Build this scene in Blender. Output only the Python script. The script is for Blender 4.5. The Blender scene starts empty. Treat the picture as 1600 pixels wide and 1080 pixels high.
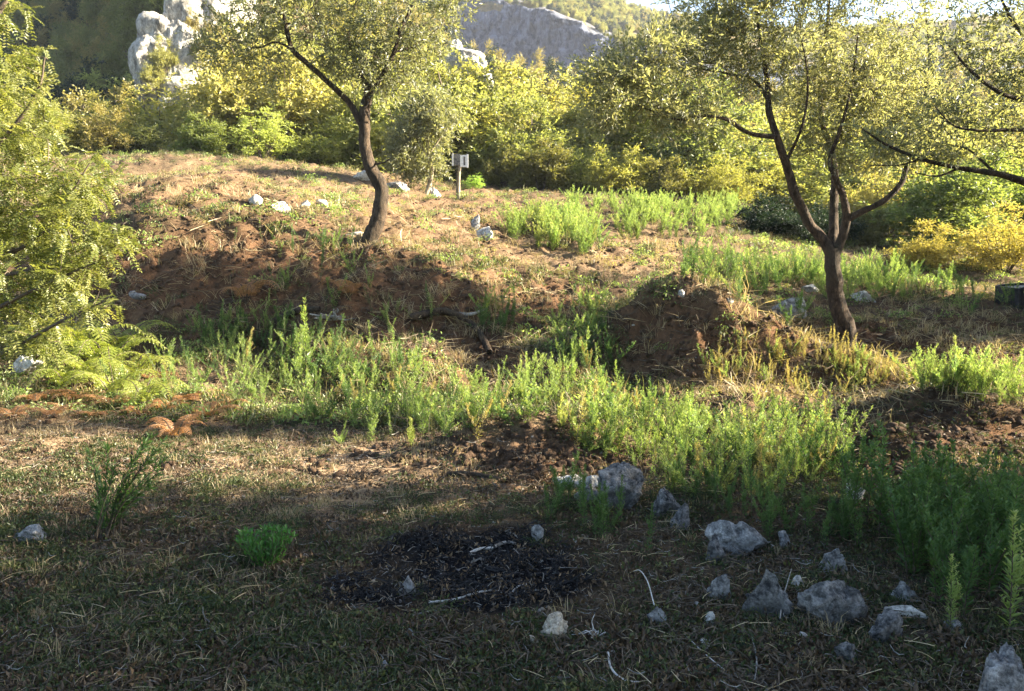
import bpy, math, random
import numpy as np
from math import radians, sin, cos, tan, pi

rng = np.random.default_rng(11)
random.seed(11)
scene = bpy.context.scene
COL = scene.collection

# ------------------------------------------------------------------ camera
F = 1280.0                       # focal length in photo pixels (photo 1600 x 1080)
CAM_Z = 1.6
PITCH = math.atan(140 / F)
cam_data = bpy.data.cameras.new("camera")
cam_data.sensor_width = 36
cam_data.lens = 36 * F / 1600
cam_data.clip_start = 0.05
cam_data.clip_end = 3000
cam = bpy.data.objects.new("camera", cam_data)
COL.objects.link(cam)
cam.location = (0, 0, CAM_Z)
cam.rotation_euler = (pi / 2 - PITCH, 0, 0)
scene.camera = cam

# ------------------------------------------------------------------ light
SUN_AZ = radians(87)             # to the right of the view direction
SUN_EL = radians(24)
world = bpy.data.worlds.new("World")
scene.world = world
world.use_nodes = True
wn = world.node_tree.nodes
wl = world.node_tree.links
sky = wn.new("ShaderNodeTexSky")
sky.sky_type = 'NISHITA'
sky.sun_disc = False
sky.sun_elevation = SUN_EL
sky.sun_rotation = SUN_AZ
sky.air_density = 1.0
sky.dust_density = 1.2
sky.ozone_density = 1.5
bg = wn["Background"]
bg.inputs[1].default_value = 0.05
wl.new(sky.outputs[0], bg.inputs[0])

sun_data = bpy.data.lights.new("sun", 'SUN')
sun_data.energy = 5.0
sun_data.angle = radians(0.5)
sun_data.color = (1.0, 0.88, 0.68)
sun = bpy.data.objects.new("sun", sun_data)
COL.objects.link(sun)
SUN_DIR = np.array([sin(SUN_AZ) * cos(SUN_EL), cos(SUN_AZ) * cos(SUN_EL), sin(SUN_EL)])
from mathutils import Vector, Matrix, Euler
sun.rotation_euler = Vector(SUN_DIR).to_track_quat('Z', 'Y').to_euler()
sun.location = (40, 10, 30)

vs = scene.view_settings
vs.view_transform = 'Standard'
vs.look = 'None'
vs.exposure = 3.2
vs.gamma = 1.0
scene.cycles.max_bounces = 6
scene.cycles.transparent_max_bounces = 4
scene.cycles.use_denoising = True

# ------------------------------------------------------------------ projection helpers
def ray(u, v):
    a = (np.asarray(u, float) - 800) / F
    b = (540 - np.asarray(v, float)) / F
    return a, cos(PITCH) + b * sin(PITCH), -sin(PITCH) + b * cos(PITCH)

def at(u, v, Y):
    dx, dy, dz = ray(u, v)
    k = np.asarray(Y, float) / dy
    return np.stack([dx * k, dy * k, CAM_Z + dz * k], -1)

def project(P):
    P = np.asarray(P, float)
    x, y, z = P[..., 0], P[..., 1], P[..., 2] - CAM_Z
    d = y * cos(PITCH) - z * sin(PITCH)
    up = y * sin(PITCH) + z * cos(PITCH)
    d = np.where(np.abs(d) < 1e-3, 1e-3, d)
    return 800 + F * x / d, 540 - F * up / d, d

# ------------------------------------------------------------------ noise
_T = np.random.default_rng(5).random(4096)
def vnoise(p):
    i = np.floor(p).astype(np.int64)
    f = p - i
    f = f * f * (3 - 2 * f)
    r = 0
    for dx in (0, 1):
        for dy in (0, 1):
            for dz in (0, 1):
                h = ((i[..., 0] + dx) * 73856093) ^ ((i[..., 1] + dy) * 19349663) ^ ((i[..., 2] + dz) * 83492791)
                h = (h ^ (h >> 13)) * 1274126177
                val = _T[(h ^ (h >> 16)) & 4095]
                w = (f[..., 0] if dx else 1 - f[..., 0]) * (f[..., 1] if dy else 1 - f[..., 1]) * (f[..., 2] if dz else 1 - f[..., 2])
                r = r + val * w
    return r * 2 - 1

def fbm(p, octaves=4, gain=0.5, lac=2.03):
    p = np.asarray(p, float)
    a, r, n = 1.0, 0, 0
    for k in range(octaves):
        r = r + a * vnoise(p + 17.3 * k)
        n += a
        p = p * lac
        a *= gain
    return r / n

def xy3(X, Y, s, z=0.0):
    return np.stack([X * s, Y * s, np.full(np.shape(X), z)], -1)

# ------------------------------------------------------------------ mesh helpers
class Geo:
    def __init__(self):
        self.V, self.Q, self.T, self.Qm, self.Tm, self.tone, self.n = [], [], [], [], [], [], 0
    def add(self, verts, faces, mat=0, tone=0.5):
        verts = np.asarray(verts, float).reshape(-1, 3)
        faces = np.asarray(faces, np.int64)
        if len(faces) == 0:
            return
        self.V.append(verts)
        tn = np.broadcast_to(np.asarray(tone, float), (len(verts),)) if np.ndim(tone) else np.full(len(verts), tone)
        self.tone.append(tn)
        (self.Q if faces.shape[1] == 4 else self.T).append(faces + self.n)
        (self.Qm if faces.shape[1] == 4 else self.Tm).append(np.full(len(faces), mat))
        self.n += len(verts)
    def mesh(self, name, mats, smooth=True):
        me = bpy.data.meshes.new(name)
        V = np.concatenate(self.V)
        q = np.concatenate(self.Q) if self.Q else np.zeros((0, 4), np.int64)
        t = np.concatenate(self.T) if self.T else np.zeros((0, 3), np.int64)
        loops = np.concatenate([q.ravel(), t.ravel()]).astype(np.int32)
        starts = np.concatenate([np.arange(len(q)) * 4, len(q) * 4 + np.arange(len(t)) * 3]).astype(np.int32)
        mi = np.concatenate(self.Qm + self.Tm).astype(np.int32)
        me.vertices.add(len(V)); me.loops.add(len(loops)); me.polygons.add(len(starts))
        me.vertices.foreach_set("co", V.astype(np.float32).ravel())
        me.loops.foreach_set("vertex_index", loops)
        me.polygons.foreach_set("loop_start", starts)
        for m in mats:
            me.materials.append(m)
        me.polygons.foreach_set("material_index", mi)
        me.polygons.foreach_set("use_smooth", np.full(len(starts), smooth))
        a = me.attributes.new("tone", 'FLOAT', 'POINT')
        a.data.foreach_set("value", np.concatenate(self.tone).astype(np.float32))
        me.update(calc_edges=True)
        return me

def tag(o, label=None, cat=None, group=None, kind=None):
    if label: o["label"] = label
    if cat: o["category"] = cat
    if group: o["group"] = group
    if kind: o["kind"] = kind
    return o

def link(name, me, parent=None, loc=None):
    o = bpy.data.objects.new(name, me)
    COL.objects.link(o)
    if parent is not None: o.parent = parent
    if loc is not None: o.location = [float(c) for c in loc]
    return o

def empty(name, loc):
    o = bpy.data.objects.new(name, None)
    COL.objects.link(o)
    o.location = [float(c) for c in loc]
    o.empty_display_size = 0.2
    return o

def norm(v):
    return v / np.maximum(np.linalg.norm(v, axis=-1, keepdims=True), 1e-9)

def tube(pts, rad, sides=6, seed=0, rough=0.0):
    pts = np.asarray(pts, float); rad = np.asarray(rad, float)
    n = len(pts)
    tan_ = norm(np.gradient(pts, axis=0))
    ref = np.array([0.31, 0.83, 0.21]) if abs(tan_[0] @ norm(np.array([0.31, 0.83, 0.21]))) < .9 else np.array([1., 0, 0])
    a = norm(np.cross(tan_, ref)); b = np.cross(tan_, a)
    th = np.arange(sides) / sides * 2 * pi
    ring = a[:, None, :] * np.cos(th)[None, :, None] + b[:, None, :] * np.sin(th)[None, :, None]
    r = rad[:, None] * np.ones(sides)[None]
    if rough:
        q = pts[:, None, :] + ring * rad[:, None, None]
        r = r * (1 + rough * fbm(q * 9 + seed, 3))
    V = (pts[:, None, :] + ring * r[..., None]).reshape(-1, 3)
    i = np.arange(n - 1)[:, None] * sides; j = np.arange(sides)[None]; k = (j + 1) % sides
    f = np.stack([i + j, i + k, i + sides + k, i + sides + j], -1).reshape(-1, 4)
    return V, f

def spline(pts, n):
    pts = np.asarray(pts, float)
    P = np.vstack([2 * pts[0] - pts[1], pts, 2 * pts[-1] - pts[-2]])
    m = len(pts) - 1
    t = np.linspace(0, m - 1e-6, n)
    i = t.astype(int); f = (t - i)[:, None]
    p0, p1, p2, p3 = P[i], P[i + 1], P[i + 2], P[i + 3]
    return 0.5 * (2 * p1 + (p2 - p0) * f + (2 * p0 - 5 * p1 + 4 * p2 - p3) * f ** 2 + (3 * p1 - p0 - 3 * p2 + p3) * f ** 3)

def leaf_quads(pos, d, nrm, L, W, mid=0.45):
    """diamond leaves: base, left, tip, right, slightly folded"""
    N = len(pos)
    d = norm(d); s = norm(np.cross(d, nrm)); up = np.cross(s, d)
    L = np.broadcast_to(L, (N,))[:, None]; W = np.broadcast_to(W, (N,))[:, None]
    a = pos; t = pos + d * L - up * L * .10
    m = pos + d * L * mid + up * W * .12
    V = np.stack([a, m + s * W * .5, t, m - s * W * .5], 1).reshape(-1, 3)
    f = np.arange(N * 4).reshape(N, 4)
    return V, f

def rand_unit(n, r):
    v = r.normal(size=(n, 3))
    return norm(v)

# ------------------------------------------------------------------ materials
def new_mat(name):
    m = bpy.data.materials.new(name)
    m.use_nodes = True
    nt = m.node_tree
    for n in list(nt.nodes):
        nt.nodes.remove(n)
    return m, nt, nt.nodes.new("ShaderNodeOutputMaterial")

def nd(nt, kind, **kw):
    n = nt.nodes.new(kind)
    for k, v in kw.items():
        setattr(n, k, v)
    return n

def mixc(nt, fac, a, b, blend='MIX'):
    n = nt.nodes.new("ShaderNodeMix"); n.data_type = 'RGBA'; n.blend_type = blend
    for i, val in ((0, fac), (6, a), (7, b)):
        if hasattr(val, "is_linked") or isinstance(val, bpy.types.NodeSocket):
            nt.links.new(val, n.inputs[i])
        elif isinstance(val, (int, float)):
            n.inputs[i].default_value = val
        else:
            n.inputs[i].default_value = (*val, 1.0)
    return n.outputs[2]

def mth(nt, op, a, b=None, clamp=False):
    n = nt.nodes.new("ShaderNodeMath"); n.operation = op; n.use_clamp = clamp
    for i, val in ((0, a), (1, b)):
        if val is None: continue
        if isinstance(val, bpy.types.NodeSocket): nt.links.new(val, n.inputs[i])
        else: n.inputs[i].default_value = val
    return n.outputs[0]

def leaf_mat(name, dark, light, accent, trans=0.45, gloss=0.03):
    m, nt, out = new_mat(name)
    att = nd(nt, "ShaderNodeAttribute", attribute_name="tone")
    info = nd(nt, "ShaderNodeObjectInfo")
    r = nd(nt, "ShaderNodeValToRGB")
    e = r.color_ramp.elements
    e[0].position = 0.0; e[0].color = (*dark, 1)
    e[1].position = 1.0; e[1].color = (*accent, 1)
    k = e.new(0.62); k.color = (*light, 1)
    f = mth(nt, 'ADD', mth(nt, 'MULTIPLY', att.outputs['Fac'], 0.8), mth(nt, 'MULTIPLY', info.outputs['Random'], 0.2), True)
    nt.links.new(f, r.inputs[0])
    c = mixc(nt, 1.0, r.outputs[0], info.outputs['Color'], 'MULTIPLY')
    dif = nd(nt, "ShaderNodeBsdfDiffuse"); nt.links.new(c, dif.inputs[0])
    tr = nd(nt, "ShaderNodeBsdfTranslucent")
    c2 = mixc(nt, 1.0, c, (1.65, 1.62, 0.9), 'MULTIPLY')
    nt.links.new(c2, tr.inputs[0])
    mx = nd(nt, "ShaderNodeMixShader"); mx.inputs[0].default_value = trans
    nt.links.new(dif.outputs[0], mx.inputs[1]); nt.links.new(tr.outputs[0], mx.inputs[2])
    gl = nd(nt, "ShaderNodeBsdfGlossy"); gl.inputs['Roughness'].default_value = 0.45
    mx2 = nd(nt, "ShaderNodeMixShader"); mx2.inputs[0].default_value = gloss
    nt.links.new(mx.outputs[0], mx2.inputs[1]); nt.links.new(gl.outputs[0], mx2.inputs[2])
    nt.links.new(mx2.outputs[0], out.inputs[0])
    return m

def solid_mat(name, c1, c2, scale=8.0, rough=0.9, bump=0.4, stretch=(1, 1, 1), c3=None, bdist=0.02):
    m, nt, out = new_mat(name)
    tc = nd(nt, "ShaderNodeTexCoord")
    mp = nd(nt, "ShaderNodeMapping"); mp.inputs['Scale'].default_value = stretch
    nt.links.new(tc.outputs['Object'], mp.inputs[0])
    n1 = nd(nt, "ShaderNodeTexNoise"); n1.inputs['Scale'].default_value = scale; n1.inputs['Detail'].default_value = 8; n1.inputs['Roughness'].default_value = .68
    nt.links.new(mp.outputs[0], n1.inputs['Vector'])
    r = nd(nt, "ShaderNodeValToRGB")
    r.color_ramp.elements[0].position = .38; r.color_ramp.elements[0].color = (*c1, 1)
    r.color_ramp.elements[1].position = .62; r.color_ramp.elements[1].color = (*c2, 1)
    nt.links.new(n1.outputs['Fac'], r.inputs[0])
    col = r.outputs[0]
    if c3:
        n2 = nd(nt, "ShaderNodeTexNoise"); n2.inputs['Scale'].default_value = scale * .35; n2.inputs['Detail'].default_value = 5
        nt.links.new(mp.outputs[0], n2.inputs['Vector'])
        f = mth(nt, 'MULTIPLY', mth(nt, 'SUBTRACT', n2.outputs['Fac'], .5), 6, True)
        col = mixc(nt, f, col, c3)
    n3 = nd(nt, "ShaderNodeTexNoise"); n3.inputs['Scale'].default_value = scale * 5; n3.inputs['Detail'].default_value = 6; n3.inputs['Roughness'].default_value = .75
    nt.links.new(mp.outputs[0], n3.inputs['Vector'])
    fr = nd(nt, "ShaderNodeMapRange"); fr.inputs[1].default_value = .36; fr.inputs[2].default_value = .64; nt.links.new(n3.outputs['Fac'], fr.inputs[0])
    col = mixc(nt, 1.0, col, mixc(nt, fr.outputs[0], (.52, .52, .52), (1.28, 1.28, 1.28)), 'MULTIPLY')
    p = nd(nt, "ShaderNodeBsdfPrincipled"); p.inputs['Roughness'].default_value = rough
    p.inputs['Specular IOR Level'].default_value = .25
    nt.links.new(col, p.inputs['Base Color'])
    b = nd(nt, "ShaderNodeBump"); b.inputs['Strength'].default_value = bump; b.inputs['Distance'].default_value = bdist
    nt.links.new(mth(nt, 'ADD', n1.outputs['Fac'], mth(nt, 'MULTIPLY', n3.outputs['Fac'], .35)), b.inputs['Height']); nt.links.new(b.outputs[0], p.inputs['Normal'])
    nt.links.new(p.outputs[0], out.inputs[0])
    return m

M_BARK = solid_mat("bark", (.018, .013, .009), (.10, .07, .045), 16, .95, 1.0, (1, 1, .35), (.05, .04, .027), .05)
M_BARK_PALE = solid_mat("pale_bark", (.16, .13, .09), (.36, .31, .22), 12, .9, .6, (1, 1, .3))
M_TWIG = solid_mat("twig_bark", (.05, .04, .028), (.13, .10, .07), 20, .9, .4)
M_ROCK = solid_mat("limestone", (.085, .085, .085), (.50, .49, .47), 16, .95, 1.0, (1, 1, 1), (.20, .195, .185), .05)
M_ROCK_DARK = solid_mat("dark_limestone", (.03, .031, .033), (.33, .32, .305), 16, .95, 1.0, (1, 1, 1), (.085, .085, .08), .05)
M_ROCK_WHITE = solid_mat("white_limestone", (.20, .19, .165), (.66, .63, .57), 14, .95, .8, (1, 1, 1), (.46, .435, .385), .03)
M_ROCK_CREAM = solid_mat("cream_stone", (.28, .23, .17), (.60, .53, .42), 24, .95, .8, (1, 1, 1), (.46, .39, .30), .02)
M_WOOD_GREY = solid_mat("weathered_wood", (.10, .09, .08), (.36, .34, .30), 16, .9, .8, (1, 1, .2))
M_WOOD_PALE = solid_mat("bleached_stick", (.34, .32, .29), (.62, .60, .55), 20, .85, .4)
M_CHAR = solid_mat("charcoal", (.006, .006, .007), (.03, .028, .028), 25, .9, .8)
M_SOIL = solid_mat("soil_clod", (.045, .028, .018), (.14, .087, .052), 30, 1.0, 1.0, (1, 1, 1), (.08, .05, .031))
M_WHITE = solid_mat("white_paint", (.70, .69, .65), (.82, .81, .78), 20, .6, .1)
M_PANEL = solid_mat("dark_panel", (.05, .05, .055), (.22, .20, .17), 14, .5, .1)
M_BLACK = solid_mat("black_sheet_metal", (.012, .011, .013), (.03, .026, .03), 9, .45, .2)
M_GREYMETAL = solid_mat("grey_sheet_metal", (.02, .02, .023), (.05, .05, .055), 9, .6, .3)

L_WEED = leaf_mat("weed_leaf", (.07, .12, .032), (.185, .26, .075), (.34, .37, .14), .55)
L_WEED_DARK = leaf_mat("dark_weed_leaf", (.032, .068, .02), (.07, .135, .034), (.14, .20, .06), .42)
L_WEED_DRY = leaf_mat("dry_weed_leaf", (.17, .145, .055), (.29, .25, .09), (.38, .31, .13), .45)
L_OLIVE = leaf_mat("willow_leaf", (.052, .06, .033), (.15, .16, .08), (.30, .285, .145), .54, .05)
L_SHRUB = leaf_mat("shrub_leaf", (.13, .14, .05), (.265, .26, .095), (.40, .365, .16), .52)
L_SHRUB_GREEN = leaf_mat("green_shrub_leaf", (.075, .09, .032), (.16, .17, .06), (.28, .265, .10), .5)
L_SHRUB_RUST = leaf_mat("russet_shrub_leaf", (.12, .105, .04), (.225, .195, .075), (.33, .26, .11), .48)
L_SHRUB_SHADE = leaf_mat("shade_dark_leaf", (.012, .022, .012), (.026, .042, .02), (.05, .07, .03), .25)  # near-black leaf: shade put into the colour
L_ACACIA = leaf_mat("acacia_leaf", (.07, .095, .025), (.18, .19, .05), (.34, .31, .10), .5)
L_FERN = leaf_mat("fern_leaf", (.13, .17, .03), (.22, .25, .05), (.33, .28, .07), .5)
L_RUST = leaf_mat("dead_fern_leaf", (.14, .07, .033), (.31, .16, .075), (.46, .29, .14), .45)
L_BUSH = leaf_mat("broad_bush_leaf", (.035, .10, .024), (.065, .175, .035), (.14, .26, .06), .45)
L_GRASS_DRY = leaf_mat("dry_grass_blade", (.17, .125, .075), (.31, .245, .145), (.45, .38, .245), .3, .02)
L_LITTER = leaf_mat("dead_leaf", (.03, .021, .014), (.10, .068, .042), (.26, .19, .12), .15, .02)
L_GRASS_DARK = leaf_mat("creeping_leaf", (.02, .032, .014), (.05, .068, .026), (.11, .12, .045), .35, .02)
L_GRASS_GREEN = leaf_mat("green_grass_blade", (.045, .055, .024), (.09, .10, .042), (.17, .165, .07), .35, .02)

# ------------------------------------------------------------------ terrain
CP = [  # (u, v, Y) points of the ground read off the photograph
    # flat foreground
    (100, 1080, 3.03), (800, 1080, 3.03), (1500, 1080, 3.03), (-500, 1080, 3.03), (2100, 1080, 3.03),
    (100, 950, 3.75), (800, 950, 3.75), (1500, 950, 3.75), (100, 850, 4.6), (800, 850, 4.6), (1500, 850, 4.55), (2200, 850, 4.5), (-600, 850, 4.6),
    (100, 750, 5.9), (450, 740, 6.1), (800, 740, 6.1), (1200, 750, 5.9), (1500, 750, 5.8),
    (80, 670, 7.6), (400, 680, 7.4), (800, 690, 7.1), (1100, 700, 6.9), (1500, 690, 7.0),
    (60, 600, 9.6), (300, 610, 9.4), (550, 620, 9.2), (800, 620, 9.4), (1000, 640, 8.8), (1200, 650, 8.5), (1550, 640, 8.6), (2300, 640, 8.6), (-700, 620, 9.0),
    # foot of the bank, bank face, bank edge
    (60, 530, 11.0), (230, 525, 11.6), (400, 535, 11.5), (560, 545, 11.2), (700, 570, 10.6),
    (200, 440, 12.4), (350, 445, 12.4), (500, 455, 12.3), (620, 480, 12.0), (740, 560, 11.0),
    (120, 350, 13.6), (230, 335, 13.5), (350, 350, 13.4), (450, 368, 13.4), (575, 382, 13.6), (650, 405, 13.3), (720, 440, 12.9), (790, 470, 12.6),
    (-500, 350, 15.0),
    # plateau
    (100, 300, 19), (250, 290, 19), (400, 305, 19), (500, 310, 19.5), (150, 262, 24), (240, 248, 25), (380, 254, 25), (520, 270, 25), (620, 288, 25), (700, 300, 25.5),
    (-500, 262, 24),
    # right slope
    (650, 340, 19), (760, 345, 18.5), (800, 390, 16), (900, 330, 21), (900, 420, 15), (850, 500, 12.4), (930, 540, 11.2), (1000, 450, 13.8), (1000, 322, 24),
    (1080, 380, 18), (1150, 385, 18.4), (1180, 440, 15.6), (1130, 330, 24), (1250, 420, 17.2),
    (1200, 500, 13.4), (1230, 540, 12.5), (1320, 543, 12.3), (1400, 480, 14.5), (1350, 440, 16.8), (1480, 465, 15.6), (1590, 480, 15), (1500, 560, 11), (2300, 520, 12),
    (1400, 410, 20), (1560, 420, 20), (2200, 420, 20),
    # beyond the clearing
    (-400, 240, 32), (60, 235, 32), (250, 240, 32), (400, 245, 32), (560, 262, 31), (700, 280, 31), (850, 290, 31), (1000, 300, 31), (1150, 310, 31), (1300, 360, 28), (1500, 360, 28), (2000, 360, 28),
    (130, 215, 50), (-300, 190, 60), (250, 150, 50), (330, 20, 52), (410, 20, 56), (430, 110, 48), (500, 140, 48),
    (0, 195, 65), (150, 156, 65), (230, 40, 65), (300, -100, 65), (360, -200, 65), (-500, 195, 65),
    (0, 110, 90), (150, 38, 90), (230, -90, 90), (350, -230, 90), (-500, 120, 90), (0, 22, 130), (150, -77, 130), (300, -235, 130), (-500, 30, 130),
    (430, -170, 85),  (520, -40, 80), (620, 150, 48), (650, 50, 90), (450, -160, 120), (600, -60, 140),
    (720, 160, 60), (800, 110, 100), (760, 115, 150), (860, 170, 62), (900, 125, 120), (1000, 210, 55), (1000, 140, 120), (1100, 230, 50), (1150, 160, 110),
    (1300, 250, 46), (1300, 130, 130), (1500, 260, 46), (1550, 120, 130), (2000, 250, 46), (2000, 110, 130),
    (640, 100, 185), (760, 125, 170), (900, 155, 165), (1000, 165, 150), (1250, 150, 150), (1550, 140, 150), (2000, 130, 150), (900, 165, 190), (1300, 170, 190), (100, -100, 185), (400, -220, 185), (-500, -20, 185),
]
_cp = np.array(CP, float)
# beyond 44 m the photograph shows tree tops: the ground lies a tree's height lower
_cp[:, 1] += np.where((_cp[:, 2] >= 44) & (_cp[:, 2] < 184), 3.4 / _cp[:, 2] * F, 0)
_P = at(_cp[:, 0], _cp[:, 1], _cp[:, 2])
_P = np.vstack([_P, [[-6, -2, 0], [0, -2, 0], [6, -2, 0], [14, 0, 0.1], [-12, 0, 0.1], [14, 6, .1], [22, 9, .3], [-14, 7, .3]]])
def warp(X, Y):
    return np.stack([2.2 * X / (Y + 6), np.log(Y + 6)], -1)
_W = warp(_P[:, 0], _P[:, 1])
def _phi(r2):
    return 0.5 * r2 * np.log(r2 + 1e-12)
def _tps_fit():
    # fit slope-like quantity z/(Y+6) so that far and near have like weight
    z = _P[:, 2] / (_P[:, 1] + 6)
    n = len(_W)
    K = _phi(((_W[:, None] - _W[None]) ** 2).sum(-1)) + np.eye(n) * 2e-3
    A = np.zeros((n + 3, n + 3)); A[:n, :n] = K
    A[:n, n] = 1; A[:n, n + 1:] = _W; A[n, :n] = 1; A[n + 1:, :n] = _W.T
    return np.linalg.solve(A, np.concatenate([z, np.zeros(3)]))
_C = _tps_fit()
def tps(X, Y):
    w = warp(X, Y).reshape(-1, 2)
    out = np.empty(len(w))
    for i in range(0, len(w), 20000):
        q = w[i:i + 20000]
        k = _phi(((q[:, None] - _W[None]) ** 2).sum(-1))
        out[i:i + 20000] = k @ _C[:-3] + _C[-3] + q @ _C[-2:]
    return out.reshape(np.shape(X)) * (Y + 6)

BUMPS = []
def bump(u, v, Y, rx, ry, h, rot=0, p=1.0):
    c = at(u, v, Y)
    BUMPS.append((c[0], c[1], rx, ry, h, radians(rot), p))
bump(1050, 500, 11.1, .8, .6, .86, 0, .8)        # spoil heap peak
bump(1150, 560, 10.6, .95, .55, .60, -15)          # spoil heap shoulder
bump(1280, 595, 10.2, 1.2, .45, .24, -10)
bump(1010, 465, 12.4, .5, .5, .38)
bump(980, 575, 10.2, .45, .8, -.22)
bump(1480, 670, 7.9, 1.15, .5, .36, 5, .8)          # dark heap at the right
bump(1250, 655, 8.5, 1.1, .3, -.12)
bump(830, 715, 6.8, .62, .34, .34, 0, .8)          # low mound in the weeds
bump(930, 700, 7.0, .22, .22, .12)
bump(1390, 715, 6.5, .4, .26, .24)
bump(1330, 548, 11.7, 1.1, 1.1, -.24)               # root mound
bump(575, 385, 13.6, 1.0, .7, .02)
bump(690, 520, 11.6, .75, .45, -.32)               # eroded hollows in the bank
bump(450, 515, 11.5, .95, .4, -.34)
bump(690, 480, 12.5, .8, .4, .22)
bump(250, 360, 13.2, 1.5, .35, .25)
bump(760, 560, 10.9, .35, .9, -.12, 20)
bump(330, 430, 12.6, .3, .9, -.25, 10)
bump(560, 470, 12.1, .4, .9, .22, -20)
bump(640, 430, 13.0, .8, .3, .15)
bump(760, 880, 4.35, .65, .45, -.03)
bump(60, 700, 6.9, .6, .3, .10)
bump(1180, 800, 5.3, .9, .4, .07)

SOILY = [(350, 430, 260, 70, 1), (650, 480, 170, 80, 1), (760, 560, 70, 60, 1), (1080, 530, 130, 70, 1), (1250, 590, 150, 50, .8), (850, 470, 120, 40, .8),
         (1480, 670, 130, 60, 1), (830, 715, 130, 40, .9), (1460, 530, 190, 55, 1), (1230, 515, 90, 35, .9), (1325, 565, 90, 38, 1), (575, 392, 70, 25, 1), (1400, 720, 70, 30, .8), (1200, 620, 200, 25, .6), (330, 300, 230, 40, .42), (700, 345, 200, 70, .45), (1000, 400, 120, 40, .35), (420, 340, 120, 30, .6)]
def blobs(u, v, lst):
    r = np.zeros(np.shape(u))
    for (cu, cv, ru, rv, w) in lst:
        r = np.maximum(r, w * np.exp(-(((u - cu) / ru) ** 2 + ((v - cv) / rv) ** 2) * .8))
    return r

def raw_height(X, Y):
    z = tps(X, Y)
    n1 = fbm(xy3(X, Y, .55), 3)
    n2 = fbm(xy3(X, Y, 2.3, 3.), 4, .55)
    n3 = fbm(xy3(X, Y, 6.5, 5.), 3, .65)
    n4 = np.maximum(0, fbm(xy3(X, Y, 4.2, 8.), 4, .6))
    for (cx, cy, rx, ry, h, rot, p) in BUMPS:
        dx, dy = X - cx, Y - cy
        a = dx * cos(rot) + dy * sin(rot); b = -dx * sin(rot) + dy * cos(rot)
        a = a + .25 * rx * n2; b = b + .25 * ry * n2
        z = z + h * np.exp(-((a / rx) ** 2 + (b / ry) ** 2) ** p)
    u, v, d = project(np.stack([X, Y, z], -1))
    s = np.where(d > 0, blobs(u, v, SOILY), 0)
    mid = np.clip((Y - 7) / 3, 0, 1) * np.clip((34 - Y) / 8, 0, 1)
    z = z + .045 * n1 + .03 * n2 + .014 * n3
    z = z + mid * (.11 * n1 + .085 * n2 + .035 * n3) + s * (.13 * n2 + .10 * n3 + .16 * n4)
    far = np.clip((Y - 30) / 30, 0, 1)
    z = z + far * (2.2 * fbm(xy3(X, Y, .035, 9.), 3) + .8 * n1)
    return z

S_AX = np.concatenate([np.linspace(-1.9, -.72, 34)[:-1], np.linspace(-.72, .72, 500), np.linspace(.72, 1.9, 34)[1:]])
Y_AX = np.concatenate([np.exp(np.linspace(np.log(4.0), np.log(14.5), 170)) - 6, np.linspace(8.5, 16.5, 200)[1:], np.exp(np.linspace(np.log(22.5), np.log(196.0), 330))[1:] - 6])
GS, GY = np.meshgrid(S_AX, Y_AX)
GX = GS * (GY + 6)
GZ = raw_height(GX, GY)
def H(X, Y):
    X = np.asarray(X, float); Y = np.asarray(Y, float)
    fi = np.interp(Y, Y_AX, np.arange(len(Y_AX)))
    fj = np.interp(X / (Y + 6), S_AX, np.arange(len(S_AX)))
    i = np.minimum(fi.astype(int), len(Y_AX) - 2); j = np.minimum(fj.astype(int), len(S_AX) - 2)
    a, b = fi - i, fj - j
    return (GZ[i, j] * (1 - a) * (1 - b) + GZ[i + 1, j] * a * (1 - b) + GZ[i, j + 1] * (1 - a) * b + GZ[i + 1, j + 1] * a * b)
def on(X, Y):
    return np.stack([np.asarray(X, float), np.asarray(Y, float), H(X, Y)], -1)
_RY = np.exp(np.linspace(np.log(2.4), np.log(180), 900))
def ground(u, v):
    """first hit of the line of sight through photo pixel (u, v) with the ground"""
    u = np.atleast_1d(np.asarray(u, float)); v = np.atleast_1d(np.asarray(v, float))
    dx, dy, dz = ray(u, v)
    k = _RY[None] / dy[:, None]
    X = dx[:, None] * k; Z = CAM_Z + dz[:, None] * k
    under = Z < H(X, np.broadcast_to(_RY[None], X.shape))
    i = np.where(under.any(1), under.argmax(1), len(_RY) - 1)
    r = np.arange(len(u))
    return on(X[r, i], _RY[i])
def g1(u, v):
    return ground(u, v)[0]

# masks of ground kinds (what the ground is made of there)
GP = np.stack([GX, GY, GZ], -1)
gu, gv, gd = project(GP)
gu = np.where(gd > .3, gu, 0); gv = np.where(gd > .3, gv, 2000)
nz = fbm(xy3(GX, GY, 1.9, 1.), 5, .6)
nzf = fbm(xy3(GX, GY, 5.5, 4.), 4, .6)
gu2 = gu + 60 * nz + 30 * nzf; gv2 = gv + 26 * nz + 14 * nzf
burn_raw = np.maximum(1.3 - np.sqrt(((gu2 - 758) / 150) ** 2 + ((gv2 - 892) / 68) ** 2), 0.62 - np.sqrt(((gu2 - 590) / 190) ** 2 + ((gv2 - 935) / 70) ** 2))
burn = np.clip(burn_raw * 2.3 - .1 + .45 * nzf + .25 * nz, 0, 1) * np.clip(burn_raw * 6, 0, 1)
soil = np.clip(blobs(gu2, gv2, SOILY) * 1.25 + .25 * nz, 0, 1)
DRY = [(560, 720, 420, 48, 1), (420, 780, 330, 50, .8), (120, 690, 230, 40, .8), (400, 290, 300, 40, .5), (700, 340, 200, 60, .45), (950, 410, 200, 50, .6), (200, 640, 250, 30, .8),
       (1240, 590, 190, 55, 1), (120, 900, 200, 60, .5), (150, 1000, 200, 60, .5), (1500, 745, 120, 20, .9)]
dry = np.clip(blobs(gu2, gv2, DRY) + .35 * nz + .25 * nzf, 0, 1)

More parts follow.
